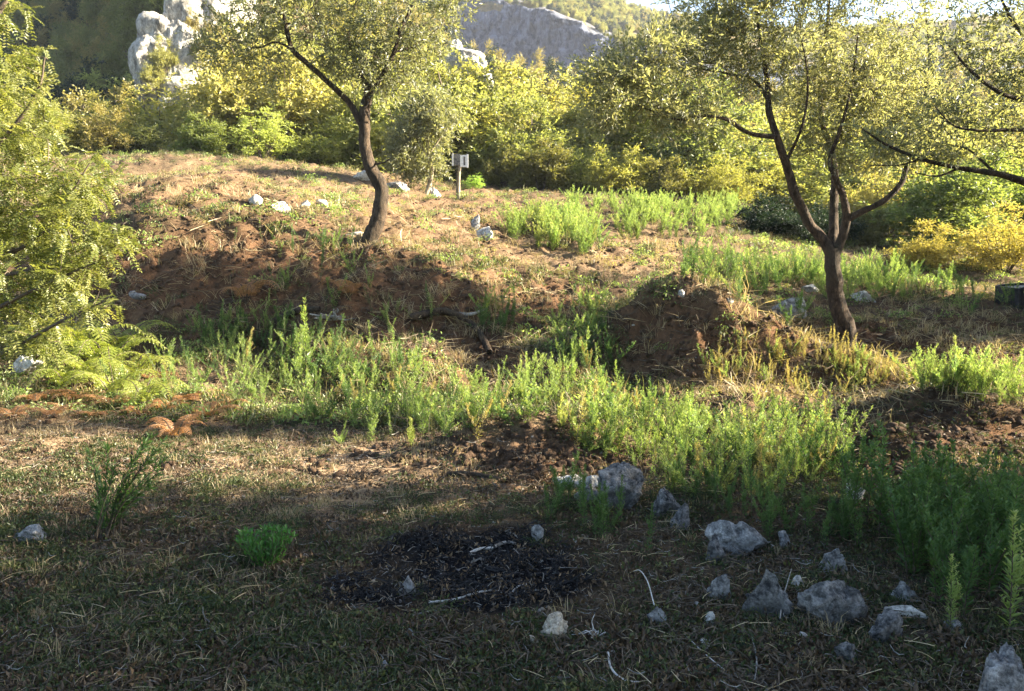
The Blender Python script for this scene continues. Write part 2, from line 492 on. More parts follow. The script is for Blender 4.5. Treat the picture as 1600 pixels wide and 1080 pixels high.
def grid_faces(nr, nc):
    i = np.arange(nr - 1)[:, None] * nc; j = np.arange(nc - 1)[None]
    return np.stack([i + j, i + j + 1, i + nc + j + 1, i + nc + j], -1).reshape(-1, 4)

m, nt, out = new_mat("ground_earth")
def attr(nm):
    a = nd(nt, "ShaderNodeAttribute", attribute_name=nm); return a.outputs['Fac']
tc = nd(nt, "ShaderNodeTexCoord")
def noise(scale, detail=6, rough=.65):
    n = nd(nt, "ShaderNodeTexNoise"); n.inputs['Scale'].default_value = scale; n.inputs['Detail'].default_value = detail; n.inputs['Roughness'].default_value = rough
    nt.links.new(tc.outputs['Object'], n.inputs['Vector']); return n.outputs['Fac']
def step(s, lo, hi):
    n = nd(nt, "ShaderNodeMapRange"); n.inputs[1].default_value = lo; n.inputs[2].default_value = hi
    nt.links.new(s, n.inputs[0]); return n.outputs[0]
na, nb, nc_ = noise(3.0, 8), noise(14, 8, .7), noise(75, 8, .75)
base = mixc(nt, step(na, .35, .65), (.045, .032, .021), (.12, .083, .053))
base = mixc(nt, step(nb, .45, .7), base, (.07, .068, .036))
dryc = mixc(nt, step(nb, .35, .65), (.175, .112, .068), (.41, .30, .195))
soilc = mixc(nt, step(nb, .32, .68), (.055, .033, .02), (.165, .093, .053))
soilc = mixc(nt, step(na, .5, .75), soilc, (.115, .064, .038))
c = mixc(nt, attr("dry"), base, dryc)
c = mixc(nt, attr("soil"), c, soilc)
burnc = mixc(nt, step(nc_, .5, .75), (.006, .006, .007), (.035, .033, .034))
c = mixc(nt, attr("burn"), c, burnc)
c = mixc(nt, 1.0, c, mixc(nt, step(nc_, .3, .7), (.5, .5, .5), (1.45, 1.42, 1.35)), 'MULTIPLY')
pr = nd(nt, "ShaderNodeBsdfPrincipled"); pr.inputs['Roughness'].default_value = 1.0; pr.inputs['Specular IOR Level'].default_value = .05
nt.links.new(c, pr.inputs['Base Color'])
hh = mth(nt, 'ADD', mth(nt, 'MULTIPLY', nb, 1.0), mth(nt, 'MULTIPLY', nc_, .5))
bm = nd(nt, "ShaderNodeBump"); bm.inputs['Strength'].default_value = .8; bm.inputs['Distance'].default_value = .04
nt.links.new(hh, bm.inputs['Height']); nt.links.new(bm.outputs[0], pr.inputs['Normal'])
nt.links.new(pr.outputs[0], out.inputs[0])
M_GROUND = m

g = Geo(); g.add(GP.reshape(-1, 3), grid_faces(*GX.shape))
me = g.mesh("ground", [M_GROUND])
for nm, arr in (("burn", burn), ("soil", soil), ("dry", dry)):
    a = me.attributes.new(nm, 'FLOAT', 'POINT'); a.data.foreach_set("value", arr.ravel().astype(np.float32))
tag(link("ground", me), "rough sloping clearing of soil, dry grass and a burnt patch", None, None, "structure")

def mask_at(arr, X, Y):
    i = np.clip(np.rint(np.interp(Y, Y_AX, np.arange(len(Y_AX)))).astype(int), 0, len(Y_AX) - 1)
    j = np.clip(np.rint(np.interp(X / (Y + 6), S_AX, np.arange(len(S_AX)))).astype(int), 0, len(S_AX) - 1)
    return arr[i, j]

# ------------------------------------------------------------------ far mountain with its cliff
def build_mountain():
    uu = np.concatenate([np.linspace(560, 690, 40)[:-1], np.linspace(690, 1080, 420), np.linspace(1080, 2100, 140)[1:]])
    vb = np.interp(uu, [560, 700, 735, 800, 870, 920, 1000, 1100, 1300, 1600, 2100], [60, 80, 95, 115, 138, 155, 160, 165, 150, 140, 130])
    vt = np.interp(uu, [560, 700, 735, 780, 800, 860, 900, 930, 1000, 1060, 1100, 1300, 1600, 2100], [-70, -40, -15, -2, 12, 16, 36, 52, 74, 96, 110, 110, 100, 90])
    vk = np.interp(uu, [560, 700, 850, 940, 1010, 1090, 1200, 1300, 1450, 1600, 2100], [-160, -110, -52, -4, 24, 34, 42, 50, 36, 24, 10])
    Yb = np.interp(uu, [560, 700, 1060, 1300, 2100], [262, 246, 196, 200, 205])      # the face turns away from the sun
    rows = []
    for t in np.linspace(0, 1, 90):                       # cliff face
        rows.append((vb * (1 - t) + vt * t, Yb + 12 * t, 1.0 - .2 * t))
    for t in np.linspace(0, 1, 60)[1:]:                   # bushy slope above it
        rows.append((vt * (1 - t) + vk * t, Yb + 12 + 80 * t, .0))
    for t in np.linspace(0, 1, 8)[1:]:
        rows.append((vk + 60 * t, Yb + 92 + 60 * t, .0))
    P = np.stack([at(uu, vv, yy) for vv, yy, _ in rows])
    w = np.array([c for _, _, c in rows])[:, None]
    flute = fbm(P * np.array([.30, .30, .07]), 5, .6)     # vertical flutes and ledges
    rid = 1 - np.abs(fbm(P * np.array([.16, .16, .045]) + 7, 4)) * 2
    ledge = fbm(P * np.array([.06, .06, .35]) + 3, 4)
    dpt = w * (3.4 * flute + 2.0 * rid + 1.3 * ledge)
    P[..., 1] -= dpt * .7; P[..., 0] -= dpt * .7
    P[..., 2] += w * 2.2 * fbm(P * .16, 4, .6) + (1 - w) * (2.4 * fbm(P * .07, 4) + 2.0 * np.maximum(0, fbm(P * .2 + 40, 3)))
    top = np.clip(1 - np.abs(np.arange(len(rows)) - 92) / 40, 0, 1)[:, None]
    rk = np.clip(w * 1.2 + (fbm(P * .09 + 11, 4) > .15) * .8 * (1 - w) * top, 0, 1)
    rk = np.where((w > .5) & (fbm(P * np.array([.14, .14, .2]) + 3, 4) > .36), .1, rk)
    g = Geo(); g.add(P.reshape(-1, 3), grid_faces(len(rows), len(uu)), 0, rk.ravel())
    m, nt, out = new_mat("cliff_rock_and_scrub")
    tc = nd(nt, "ShaderNodeTexCoord")
    mp = nd(nt, "ShaderNodeMapping"); mp.inputs['Scale'].default_value = (1, 1, .3); nt.links.new(tc.outputs['Object'], mp.inputs[0])
    n1 = nd(nt, "ShaderNodeTexNoise"); n1.inputs['Scale'].default_value = .55; n1.inputs['Detail'].default_value = 9; n1.inputs['Roughness'].default_value = .7
    nt.links.new(mp.outputs[0], n1.inputs['Vector'])
    n2 = nd(nt, "ShaderNodeTexNoise"); n2.inputs['Scale'].default_value = .35; n2.inputs['Detail'].default_value = 8
    nt.links.new(tc.outputs['Object'], n2.inputs['Vector'])
    def rmp(s, a, b, c1, c2):
        r = nd(nt, "ShaderNodeValToRGB"); r.color_ramp.elements[0].position = a; r.color_ramp.elements[1].position = b
        r.color_ramp.elements[0].color = (*c1, 1); r.color_ramp.elements[1].color = (*c2, 1); nt.links.new(s, r.inputs[0]); return r.outputs[0]
    rockc = rmp(n1.outputs['Fac'], .38, .62, (.024, .029, .044), (.15, .165, .215))
    scrub = rmp(n2.outputs['Fac'], .4, .65, (.085, .08, .035), (.22, .165, .075))
    at_ = nd(nt, "ShaderNodeAttribute", attribute_name="tone")
    c = mixc(nt, at_.outputs['Fac'], scrub, rockc)
    p = nd(nt, "ShaderNodeBsdfPrincipled"); p.inputs['Roughness'].default_value = 1; p.inputs['Specular IOR Level'].default_value = .1
    nt.links.new(c, p.inputs['Base Color'])
    b = nd(nt, "ShaderNodeBump"); b.inputs['Strength'].default_value = 1; b.inputs['Distance'].default_value = 1.2
    nt.links.new(n1.outputs['Fac'], b.inputs['Height']); nt.links.new(b.outputs[0], p.inputs['Normal']); nt.links.new(p.outputs[0], out.inputs[0])
    tag(link("mountain", g.mesh("mountain", [m])), "far mountain with a fluted grey limestone cliff under scrub", None, None, "structure")
    return P, rk
MTN, MTN_ROCK = build_mountain()

# ------------------------------------------------------------------ thin sunlit haze in the valley
def haze():
    z0 = float(GZ.min()) - 1.0
    z1 = max(float(MTN[..., 2].max()), float(GZ.max()) + 10) + 6
    x0, x1, y0, y1 = -400, 640, -20, 480
    V = [(x, y, z) for x in (x0, x1) for y in (y0, y1) for z in (z0, z1)]
    me = bpy.data.meshes.new("haze")
    me.from_pydata(V, [], [(0, 1, 3, 2), (4, 6, 7, 5), (0, 4, 5, 1), (2, 3, 7, 6), (0, 2, 6, 4), (1, 5, 7, 3)])
    m, nt, out = new_mat("haze")
    v = nd(nt, "ShaderNodeVolumePrincipled")
    v.inputs['Color'].default_value = (.80, .86, 1.0, 1); v.inputs['Density'].default_value = HAZE; v.inputs['Anisotropy'].default_value = .2
    nt.links.new(v.outputs[0], out.inputs['Volume'])
    me.materials.append(m)
    tag(link("haze", me), "thin pale haze in the air of the valley", None, None, "stuff")
HAZE = 0.00025
haze()

# ------------------------------------------------------------------ scattering of uncountable stuff
def scatter(name, P, rot, scl, idx, sources, label):
    """one object that draws many copies of small meshes: grass, clods, litter"""
    me = bpy.data.meshes.new(name)
    me.vertices.add(len(P)); me.vertices.foreach_set("co", np.asarray(P, np.float32).ravel())
    for nm, ty, arr, key in (("rot", 'FLOAT_VECTOR', rot, "vector"), ("scl", 'FLOAT', scl, "value"), ("pick", 'INT', idx, "value")):
        a = me.attributes.new(nm, ty, 'POINT')
        a.data.foreach_set(key, np.asarray(arr, np.int32 if ty == 'INT' else np.float32).ravel())
    o = link(name, me)
    ng = bpy.data.node_groups.new(name, 'GeometryNodeTree')
    ng.interface.new_socket("Geometry", in_out='INPUT', socket_type='NodeSocketGeometry')
    ng.interface.new_socket("Geometry", in_out='OUTPUT', socket_type='NodeSocketGeometry')
    N, L = ng.nodes, ng.links
    gi, go = N.new("NodeGroupInput"), N.new("NodeGroupOutput")
    iop = N.new("GeometryNodeInstanceOnPoints"); iop.inputs['Pick Instance'].default_value = True
    jn = N.new("GeometryNodeJoinGeometry")
    for s in sources:
        oi = N.new("GeometryNodeObjectInfo"); oi.inputs['Object'].default_value = s
        gti = N.new("GeometryNodeGeometryToInstance")
        L.new(oi.outputs['Geometry'], gti.inputs[0]); L.new(gti.outputs[0], jn.inputs[0])
    def na(nm, ty):
        n = N.new("GeometryNodeInputNamedAttribute"); n.data_type = ty; n.inputs[0].default_value = nm
        return next(x for x in n.outputs if x.enabled and x.name == "Attribute")
    L.new(gi.outputs[0], iop.inputs['Points']); L.new(jn.outputs[0], iop.inputs['Instance'])
    L.new(na("pick", 'INT'), iop.inputs['Instance Index'])
    L.new(na("rot", 'FLOAT_VECTOR'), iop.inputs['Rotation'])
    L.new(na("scl", 'FLOAT'), iop.inputs['Scale'])
    L.new(iop.outputs[0], go.inputs[0])
    md = o.modifiers.new("copies", 'NODES'); md.node_group = ng
    tag(o, label, None, None, "stuff")
    return o
def src(name, me):
    return bpy.data.objects.new(name + "_shape", me)      # never linked: only its geometry is used

def rots(n, tilt=.15):
    return np.stack([rng.normal(0, tilt, n), rng.normal(0, tilt, n), rng.random(n) * 2 * pi], -1)

# ------------------------------------------------------------------ plants: builders
def make_weed(seed, h=.7, stems=1, leaf=.075, dens=1.0, wide=.011, spread=.08):
    """upright leafy stem; returns (stem Geo, leaf Geo)"""
    r = np.random.default_rng(seed)
    gs, gl = Geo(), Geo()
    for s in range(stems):
        hh = h * (1 if s == 0 else r.uniform(.55, .95))
        b = np.array([r.normal(0, .025), r.normal(0, .025), -.03]) * (0.3 if stems == 1 else 1)
        lean = np.array([r.normal(0, spread), r.normal(0, spread), 0]) * hh * (1.6 if stems > 1 else .8)
        pts = spline([b, b + lean * .25 + [0, 0, hh * .4], b + lean * .7 + [0, 0, hh * .75], b + lean + [0, 0, hh + .03]], 9)
        V, f = tube(pts, np.linspace(.005, .0015, 9) * (h / .7), 4); gs.add(V, f, 0, .4)
        n = int(95 * dens * hh / .7)
        t = np.sort(r.uniform(.04, 1.0, n) ** .85)
        fi = t * 8; i = np.minimum(fi.astype(int), 7); p = pts[i] + (pts[i + 1] - pts[i]) * (fi - i)[:, None]
        az = np.arange(n) * 2.399 + r.normal(0, .3, n)
        up = .55 + .75 * t + r.normal(0, .2, n)
        d = np.stack([np.cos(az), np.sin(az), up], -1)
        L = leaf * (1.15 - .75 * t) * r.uniform(.7, 1.25, n) * (np.clip(t * 6, .45, 1))
        V, f = leaf_quads(p, d, np.tile([0, 0, 1.], (n, 1)) + r.normal(0, .3, (n, 3)), L, wide * r.uniform(.8, 1.3, n))
        gl.add(V, f, 0, np.repeat(np.clip(.25 + .5 * t + r.normal(0, .16, n), 0, 1), 4))
        nb = int(7 * dens)                                  # side shoots near the top
        for k in range(nb):
            t0 = r.uniform(.35, .9); j = int(t0 * 8); p0 = pts[j]
            a = r.uniform(0, 2 * pi); d0 = norm(np.array([cos(a) * .55, sin(a) * .55, 1.0])); ln = hh * .26 * (1.15 - t0) * r.uniform(.7, 1.5) + .03
            m = 13
            tt = np.linspace(.1, 1, m)[:, None]; pp = p0 + d0 * ln * tt
            az = np.arange(m) * 2.399
            dd = np.stack([np.cos(az), np.sin(az), np.full(m, 1.0)], -1)
            V, f = leaf_quads(pp, dd, r.normal(0, 1, (m, 3)) + [0, 0, 1], leaf * .55 * (1.2 - .6 * tt[:, 0]), wide * .8)
            gl.add(V, f, 0, np.repeat(np.clip(.5 + .25 * t0 + r.normal(0, .15, m), 0, 1), 4))
    return gs, gl

def merged(gs, gl):
    g = Geo()
    for src_, mat in ((gs, 0), (gl, 1)):
        V = np.concatenate(src_.V); tn = np.concatenate(src_.tone)
        g.V.append(V); g.tone.append(tn)
        for Q in src_.Q: g.Q.append(Q + g.n); g.Qm.append(np.full(len(Q), mat))
        for T in src_.T: g.T.append(T + g.n); g.Tm.append(np.full(len(T), mat))
        g.n += len(V)
    return g

def grow(limbs, clumps, n_term, r, twig_r=.006, sides=3, curl=.12):
    """thin twigs from the limbs to points spread through the clumps; returns (twig Geo, ends, end directions)"""
    nodes, rad = [], []
    for pts, rr in limbs:
        m = max(4, int(np.linalg.norm(np.diff(pts, axis=0), axis=1).sum() / .12))
        q = spline(pts, m); nodes.append(q); rad.append(np.interp(np.linspace(0, 1, m), np.linspace(0, 1, len(rr)), rr))
    nodes = np.concatenate(nodes); rad = np.concatenate(rad)
    lim = len(nodes)
    w = np.array([c[-1] for c in clumps], float)
    pick = r.choice(len(clumps), n_term, p=w / w.sum())
    C = np.array([c[0] for c in clumps]); R = np.array([c[1] for c in clumps])
    d = rand_unit(n_term, r) * (r.random(n_term) ** .45)[:, None]
    T = C[pick] + d * R[pick]
    d2 = np.array([((nodes - t) ** 2).sum(1).min() for t in T])
    order = np.argsort(d2)
    buf = np.empty((lim + n_term * 4, 3)); buf[:lim] = nodes; cnt = lim
    pen = np.zeros(lim + n_term * 4)
    pen[:lim] = np.where(rad > .06, .25, 0)
    g = Geo(); ends, dirs = [], []
    for k in order:
        t = T[k]
        dd = ((buf[:cnt] - t) ** 2).sum(1) ** .5 + pen[:cnt]
        j = int(dd.argmin()); a = buf[j]
        ln = np.linalg.norm(t - a)
        if ln < .02: continue
        mid = (a + t) / 2 + r.normal(0, curl, 3) * ln + np.array([0, 0, .10 * ln])
        pts = spline([a, mid, t], 5)
        rr = twig_r * (1.0 + 1.6 * min(ln, 1.2))
        V, f = tube(pts, np.linspace(rr, twig_r * .45, 5), sides); g.add(V, f, 0, .5)
        buf[cnt:cnt + 4] = pts[1:]; pen[cnt:cnt + 4] = pen[j] + .04; cnt += 4
        ends.append(pts[-1]); dirs.append(pts[-1] - pts[-3])
        ends.append(pts[2]); dirs.append(pts[3] - pts[1])
    return g, np.array(ends), norm(np.array(dirs))

def sprays(ends, dirs, r, per, leaves, length, L, W, droop=0.0, updir=.25, tone0=.5, tones=.2, height_tone=None):
    """leafy sprigs at twig ends"""
    K = len(ends) * per
    O = np.repeat(ends, per, 0); D = norm(np.repeat(dirs, per, 0) * .55 + rand_unit(K, r) * .9 + np.array([0, 0, updir]))
    ln = length * r.uniform(.5, 1.3, K)
    t = np.linspace(.08, 1, leaves)
    P = O[:, None] + D[:, None] * (ln[:, None] * t)[..., None]
    P[..., 2] -= droop * (ln[:, None] * t) ** 1.0 * t
    D2 = np.repeat(D[:, None], leaves, 1)
    side = rand_unit(K * leaves, r).reshape(K, leaves, 3)
    dl = norm(D2 * .75 + side * .75 + np.array([0, 0, -.25 * droop]))
    nr = rand_unit(K * leaves, r) + np.array([0, 0, .5])
    N = K * leaves
    V, f = leaf_quads(P.reshape(-1, 3), dl.reshape(-1, 3), nr, L * r.uniform(.6, 1.3, N), W * r.uniform(.7, 1.3, N))
    base = tone0 + np.repeat(r.normal(0, tones * .6, K), leaves) + r.normal(0, tones * .7, N)
    return V, f, np.repeat(np.clip(base, 0, 1), 4)

def make_shrub(seed, h, w, leaf_mat_, n_stem=7, n_term=170, per=4, leaves=9, L=.10, W=.05, bark=M_TWIG, low=.12, open_=0.0):
    """many-stemmed bush; returns (stem mesh, foliage mesh)"""
    r = np.random.default_rng(seed)
    limbs = []
    gs = Geo()
    clumps = []
    for k in range(n_stem):
        a = r.uniform(0, 2 * pi); q = r.uniform(.25, 1.0)
        tip = np.array([cos(a) * w * .42 * q, sin(a) * w * .42 * q, h * r.uniform(.62, .98) * (1.05 - .32 * q)])
        b = np.array([cos(a), sin(a), 0]) * r.uniform(.0, .12) * w * .4
        pts = spline([b + [0, 0, -.15], b * .6 + tip * np.array([.35, .35, .35]), tip * np.array([.75, .75, .68]), tip], 10)
        rr = np.linspace(.02, .005, 10) * (h / 2.5) ** .7
        V, f = tube(pts, rr, 5); gs.add(V, f, 0, .5); limbs.append((pts, rr))
        for c in range(3):
            t = r.uniform(.35, 1.0); p = pts[int(t * 9)] + r.normal(0, .09 * w, 3) * [1, 1, .5]
            s = r.uniform(.13, .24)
            clumps.append((p, np.array([s * w, s * w, s * h * r.uniform(.7, 1.15)]), s ** 2))
    for c in range(6):                                       # low skirts
        a = r.uniform(0, 2 * pi)
        clumps.append((np.array([cos(a) * w * .33, sin(a) * w * .33, h * r.uniform(low, .4)]), np.array([.2 * w, .2 * w, .16 * h]), .03))
    for c in range(4):                                       # leading shoots
        a = r.uniform(0, 2 * pi)
        clumps.append((np.array([cos(a) * w * .22, sin(a) * w * .22, h * r.uniform(.85, 1.02)]), np.array([.08 * w, .08 * w, .14 * h]), .012))
    tw, ends, dirs = grow(limbs, clumps, n_term, r, .005 * (h / 2.5))
    gs.V += tw.V; gs.tone += tw.tone; gs.Q += [q + gs.n for q in tw.Q]; gs.Qm += tw.Qm; gs.n += tw.n
    gl = Geo()
    V, f, tn = sprays(ends, dirs, r, per, leaves, .11 * w + .05, L, W)
    gl.add(V, f, 0, tn)
    return gs, gl

def tree_from(limb_defs, clump_defs, n_term, seed, bark, leafm, per, leaves, length, L, W, droop, twig_r=.006, tone0=.5, tones=.2, sides=14, rough=.20, thick=1.0):
    """limb_defs: lists of (u, v, Y, radius); clump_defs: (u, v, Y, rx, ry, rz, weight). Returns origin and two or three meshes"""
    r = np.random.default_rng(seed)
    limbs = []
    for ld in limb_defs:
        a = np.array(ld, float); P = at(a[:, 0], a[:, 1], a[:, 2])
        n = max(8, 9 * len(P)); Q = spline(P, n)
        rr = np.interp(np.linspace(0, len(P) - 1, n), np.arange(len(P)), a[:, 3] * thick)
        limbs.append((Q, rr))
    clumps = [(at(c[0], c[1], c[2]), np.array(c[3:6]), c[6]) for c in clump_defs]
    org = limbs[0][0][0].copy()
    gt = Geo()
    for Q, rr in limbs:
        jit = Q + np.stack([fbm(Q * 2.1 + s, 2) for s in (3, 8, 15)], -1) * rr[:, None] * .35
        jit[0] = Q[0]
        V, f = tube(jit, rr, sides if rr[0] > .04 else 6, seed, rough if rr[0] > .03 else .03); gt.add(V - org, f, 0, .5)
    tw, ends, dirs = grow(limbs, clumps, n_term, r, twig_r)
    V, f, tn = sprays(ends, dirs, r, per, leaves, length, L, W, droop, tone0=tone0, tones=tones)
    gl = Geo(); gl.add(V - org, f, 0, tn)
    gw = Geo(); gw.V = [v - org for v in tw.V]; gw.tone = tw.tone; gw.Q = tw.Q; gw.Qm = tw.Qm; gw.n = tw.n
    return org, gt, gw, gl

def put_tree(name, label, cat, org, gt, gw, gl, bark, leafm, twm=M_TWIG, group=None):
    root = tag(empty(name, org), label, cat, group)
    link("trunk", gt.mesh("trunk", [bark]), root)
    tag(link("twigs", gw.mesh("twigs", [twm]), root), kind="stuff")
    link("crown", gl.mesh("crown", [leafm], False), root)
    return root

# ------------------------------------------------------------------ the two trees of the clearing
Y1 = 12.3
gR = g1(1322, 545)
limbsR = [
    [(1324, 556, Y1, .24), (1321, 535, Y1, .175), (1316, 500, Y1, .155), (1305, 450, Y1, .145), (1297, 415, Y1, .135), (1297, 388, Y1, .13)],
    [(1297, 398, Y1, .11), (1284, 372, Y1, .095), (1262, 345, Y1, .085), (1241, 300, Y1 - .1, .08), (1228, 255, Y1 - .2, .072), (1213, 215, Y1 - .3, .066), (1203, 178, Y1 - .3, .056), (1199, 130, Y1 - .2, .045), (1190, 70, Y1 - .2, .032), (1180, 10, Y1, .022), (1176, -50, Y1, .012)],
    [(1211, 214, Y1 - .3, .045), (1170, 207, Y1 - .5, .036), (1135, 186, Y1 - .6, .032), (1100, 181, Y1 - .8, .026), (1060, 187, Y1 - .9, .02), (1020, 174, Y1 - .9, .015), (975, 155, Y1 - 1, .008)],
    [(1203, 160, Y1 - .3, .035), (1180, 128, Y1 - .1, .026), (1140, 116, Y1, .02), (1090, 108, Y1 + .1, .012)],
    [(1299, 398, Y1 + .05, .10), (1303, 330, Y1 + .3, .078), (1305, 280, Y1 + .5, .07), (1298, 230, Y1 + .6, .06), (1284, 185, Y1 + .6, .048), (1283, 120, Y1 + .6, .038), (1292, 40, Y1 + .5, .027), (1300, -50, Y1 + .5, .012)],
    [(1303, 398, Y1, .09), (1322, 350, Y1 - .1, .074), (1318, 310, Y1 - .2, .062), (1304, 275, Y1 - .3, .05), (1297, 250, Y1 - .3, .04), (1312, 205, Y1 - .4, .03), (1330, 140, Y1 - .4, .02), (1340, 60, Y1 - .4, .012)],
    [(1322, 345, Y1 - .1, .06), (1350, 330, Y1 - .2, .056), (1385, 312, Y1 - .3, .05), (1408, 285, Y1 - .3, .045), (1417, 258, Y1 - .3, .04), (1436, 235, Y1 - .3, .034), (1442, 175, Y1 - .2, .026), (1452, 95, Y1, .018), (1445, 10, Y1, .01)],
    [(1228, 255, Y1 - .2, .03), (1255, 190, Y1 - .5, .022), (1262, 120, Y1 - .6, .016), (1250, 50, Y1 - .6, .01)],
]
clumpsR = [(965, 130, Y1 - .9, .5, .7, .45, 1.6), (1010, 90, Y1 - .7, .6, .8, .5, 1.7), (1060, 150, Y1 - .8, .6, .7, .35, .8), (1080, 80, Y1 - .2, .6, .8, .45, 1.2), (1130, 60, Y1, .6, .9, .6, 1.3),
           (1120, 0, Y1, .8, .9, .5, 1.6), (1190, 10, Y1, .7, 1, .6, 1.7), (1180, 100, Y1 - .1, .5, .7, .5, .9), (1245, 90, Y1 - .3, .6, .8, .6, 1.2), (1300, 40, Y1 + .3, .7, 1, .7, 1.3), (1280, 150, Y1 + .2, .6, .8, .6, 1.3),
           (1340, 110, Y1 - .2, .6, .9, .6, 1.3), (1350, 180, Y1, .5, .8, .5, 1.2), (1400, 60, Y1, .7, .9, .6, 1.2), (1410, 150, Y1, .6, .8, .6, 1.2), (1440, 200, Y1 - .2, .45, .6, .4, .9), (1310, 225, Y1 - .1, .4, .5, .4, .6),
           (1390, 240, Y1 - .2, .4, .5, .3, .6), (1250, 220, Y1 + .3, .3, .5, .4, .35), (1030, 180, Y1 - .9, .5, .5, .2, .5), (945, 175, Y1 - 1, .32, .4, .3, .7), (1230, -50, Y1, 1.2, 1, .5, 1.7), (1380, -40, Y1, 1.2, 1, .5, 2.0), (1095, 190, Y1 - .8, .4, .4, .18, .25)]
org, gt, gw, gl = tree_from(limbsR, clumpsR, 1200, 21, M_BARK, L_OLIVE, 3, 9, .26, .075, .020, .35, .0055, .66, .3, thick=.84)
put_tree("tree", "big spreading tree whose thick trunk forks into three limbs, right of the earth heap", "tree", org, gt, gw, gl, M_BARK, L_OLIVE)

Y2 = 13.6
limbsL = [
    [(570, 396, Y2, .27), (577, 376, Y2, .21), (590, 345, Y2, .185), (597, 310, Y2, .175), (592, 285, Y2, .165), (577, 255, Y2, .15), (570, 215, Y2, .14), (571, 170, Y2, .13), (578, 138, Y2, .12)],
    [(568, 200, Y2, .09), (546, 162, Y2, .075), (510, 126, Y2 - .2, .065), (476, 96, Y2 - .4, .062), (456, 76, Y2 - .5, .056), (447, 40, Y2 - .6, .05), (440, 0, Y2 - .6, .042), (432, -60, Y2 - .6, .025)],
    [(458, 78, Y2 - .5, .03), (430, 66, Y2 - .5, .022), (400, 75, Y2 - .5, .016), (360, 62, Y2 - .4, .01)],
    [(578, 140, Y2, .085), (598, 118, Y2 - .2, .06), (617, 80, Y2 - .3, .05), (625, 46, Y2 - .3, .046), (640, 18, Y2 - .3, .038), (656, -30, Y2 - .3, .02)],
    [(577, 140, Y2, .085), (562, 116, Y2 + .1, .06), (553, 92, Y2 + .2, .048), (545, 50, Y2 + .3, .034), (560, -10, Y2 + .3, .02)],
    [(617, 82, Y2 - .3, .03), (650, 70, Y2 - .1, .02), (690, 40, Y2, .012)],
    [(586, 256, Y2, .03), (600, 254, Y2 - .1, .02), (611, 247, Y2 - .15, .01)],
    [(447, 40, Y2 - .6, .025), (480, 20, Y2 - .6, .018), (510, -20, Y2 - .5, .01)],
]
clumpsL = [(555, 70, Y2, .7, .8, .7, 1.5), (600, 60, Y2 - .2, .6, .8, .7, 1.3), (585, 115, Y2 - .1, .5, .6, .35, 1.0), (640, 120, Y2, .3, .5, .35, .55), (660, 60, Y2, .6, .7, .5, 1.1), (700, 15, Y2, .4, .6, .4, .8),
           (540, 10, Y2, .8, .8, .6, 1.2), (480, 30, Y2 - .4, .6, .7, .6, .9), (410, 50, Y2 - .5, .7, .7, .5, 1.1), (350, 75, Y2 - .4, .45, .6, .4, .8), (390, 0, Y2 - .5, .8, .7, .5, 1.0), (620, -20, Y2, 1, .9, .6, 1.3), (500, -50, Y2, 1.3, 1, .6, 1.2),
           (500, 80, Y2 - .2, .35, .5, .35, .4), (420, 115, Y2 - .4, .4, .4, .25, .5), (610, 150, Y2 - .1, .25, .4, .2, .25)]
org, gt, gw, gl = tree_from(limbsL, clumpsL, 370, 33, M_BARK, L_OLIVE, 3, 9, .30, .085, .024, .3, .006, .64, .3, thick=.66)
put_tree("tree", "dark S-curved tree leaning on the edge of the bank, left of the centre", "tree", org, gt, gw, gl, M_BARK, L_OLIVE)

# tree whose branches reach in from the right
Y3 = 8.3
limbsE = [
    [(1760, 640, Y3, .25), (1745, 480, Y3, .21), (1725, 330, Y3, .19), (1712, 180, Y3, .16), (1690, 40, Y3, .12), (1660, -80, Y3, .08), (1640, -200, Y3, .05)],
    [(1722, 320, Y3, .08), (1650, 300, Y3, .06), (1595, 282, Y3, .05), (1555, 271, Y3 - .1, .042), (1500, 262, Y3 - .2, .032), (1440, 248, Y3 - .3, .026), (1385, 226, Y3 - .3, .018), (1345, 200, Y3 - .3, .009)],
    [(1705, 170, Y3, .06), (1640, 160, Y3, .036), (1595, 156, Y3 - .1, .03), (1553, 140, Y3 - .2, .025), (1512, 106, Y3 - .2, .018), (1480, 68, Y3 - .2, .009)],
    [(1715, 230, Y3, .05), (1640, 205, Y3 - .2, .032), (1580, 203, Y3 - .3, .025), (1530, 204, Y3 - .4, .018), (1490, 196, Y3 - .4, .012), (1462, 168, Y3 - .4, .007)],
    [(1690, 60, Y3, .05), (1625, 70, Y3, .032), (1595, 50, Y3, .026), (1570, 10, Y3, .018), (1550, -40, Y3, .01)],
    [(1500, 262, Y3 - .2, .018), (1465, 275, Y3 - .3, .012), (1430, 270, Y3 - .4, .007)],
    [(1440, 248, Y3 - .3, .012), (1405, 258, Y3 - .3, .009), (1360, 258, Y3 - .4, .005)],
    [(1555, 271, Y3 - .1, .02), (1515, 235, Y3, .014), (1480, 225, Y3, .008)],
]
clumpsE = [(1500, 90, Y3, .4, .5, .3, .6), (1560, 60, Y3, .5, .6, .4, .8), (1590, 130, Y3, .3, .5, .35, .6), (1480, 160, Y3 - .3, .3, .4, .25, .5), (1540, 200, Y3 - .2, .4, .5, .22, .6), (1420, 225, Y3 - .3, .4, .4, .2, .5), (1590, 240, Y3, .3, .4, .2, .4),
           (1480, 240, Y3 - .2, .35, .4, .15, .4), (1700, 60, Y3, 1, 1, .8, 2.6), (1680, -120, Y3, 1.2, 1.2, .8, 2.6), (1780, 150, Y3, .8, 1, .8, 2.0), (1540, 0, Y3, .6, .6, .3, .7), (1370, 215, Y3 - .3, .25, .3, .15, .25)]
clumpsE = [(u, v, Y, rx * .92, ry * .9, rz * .92, w) for u, v, Y, rx, ry, rz, w in clumpsE]
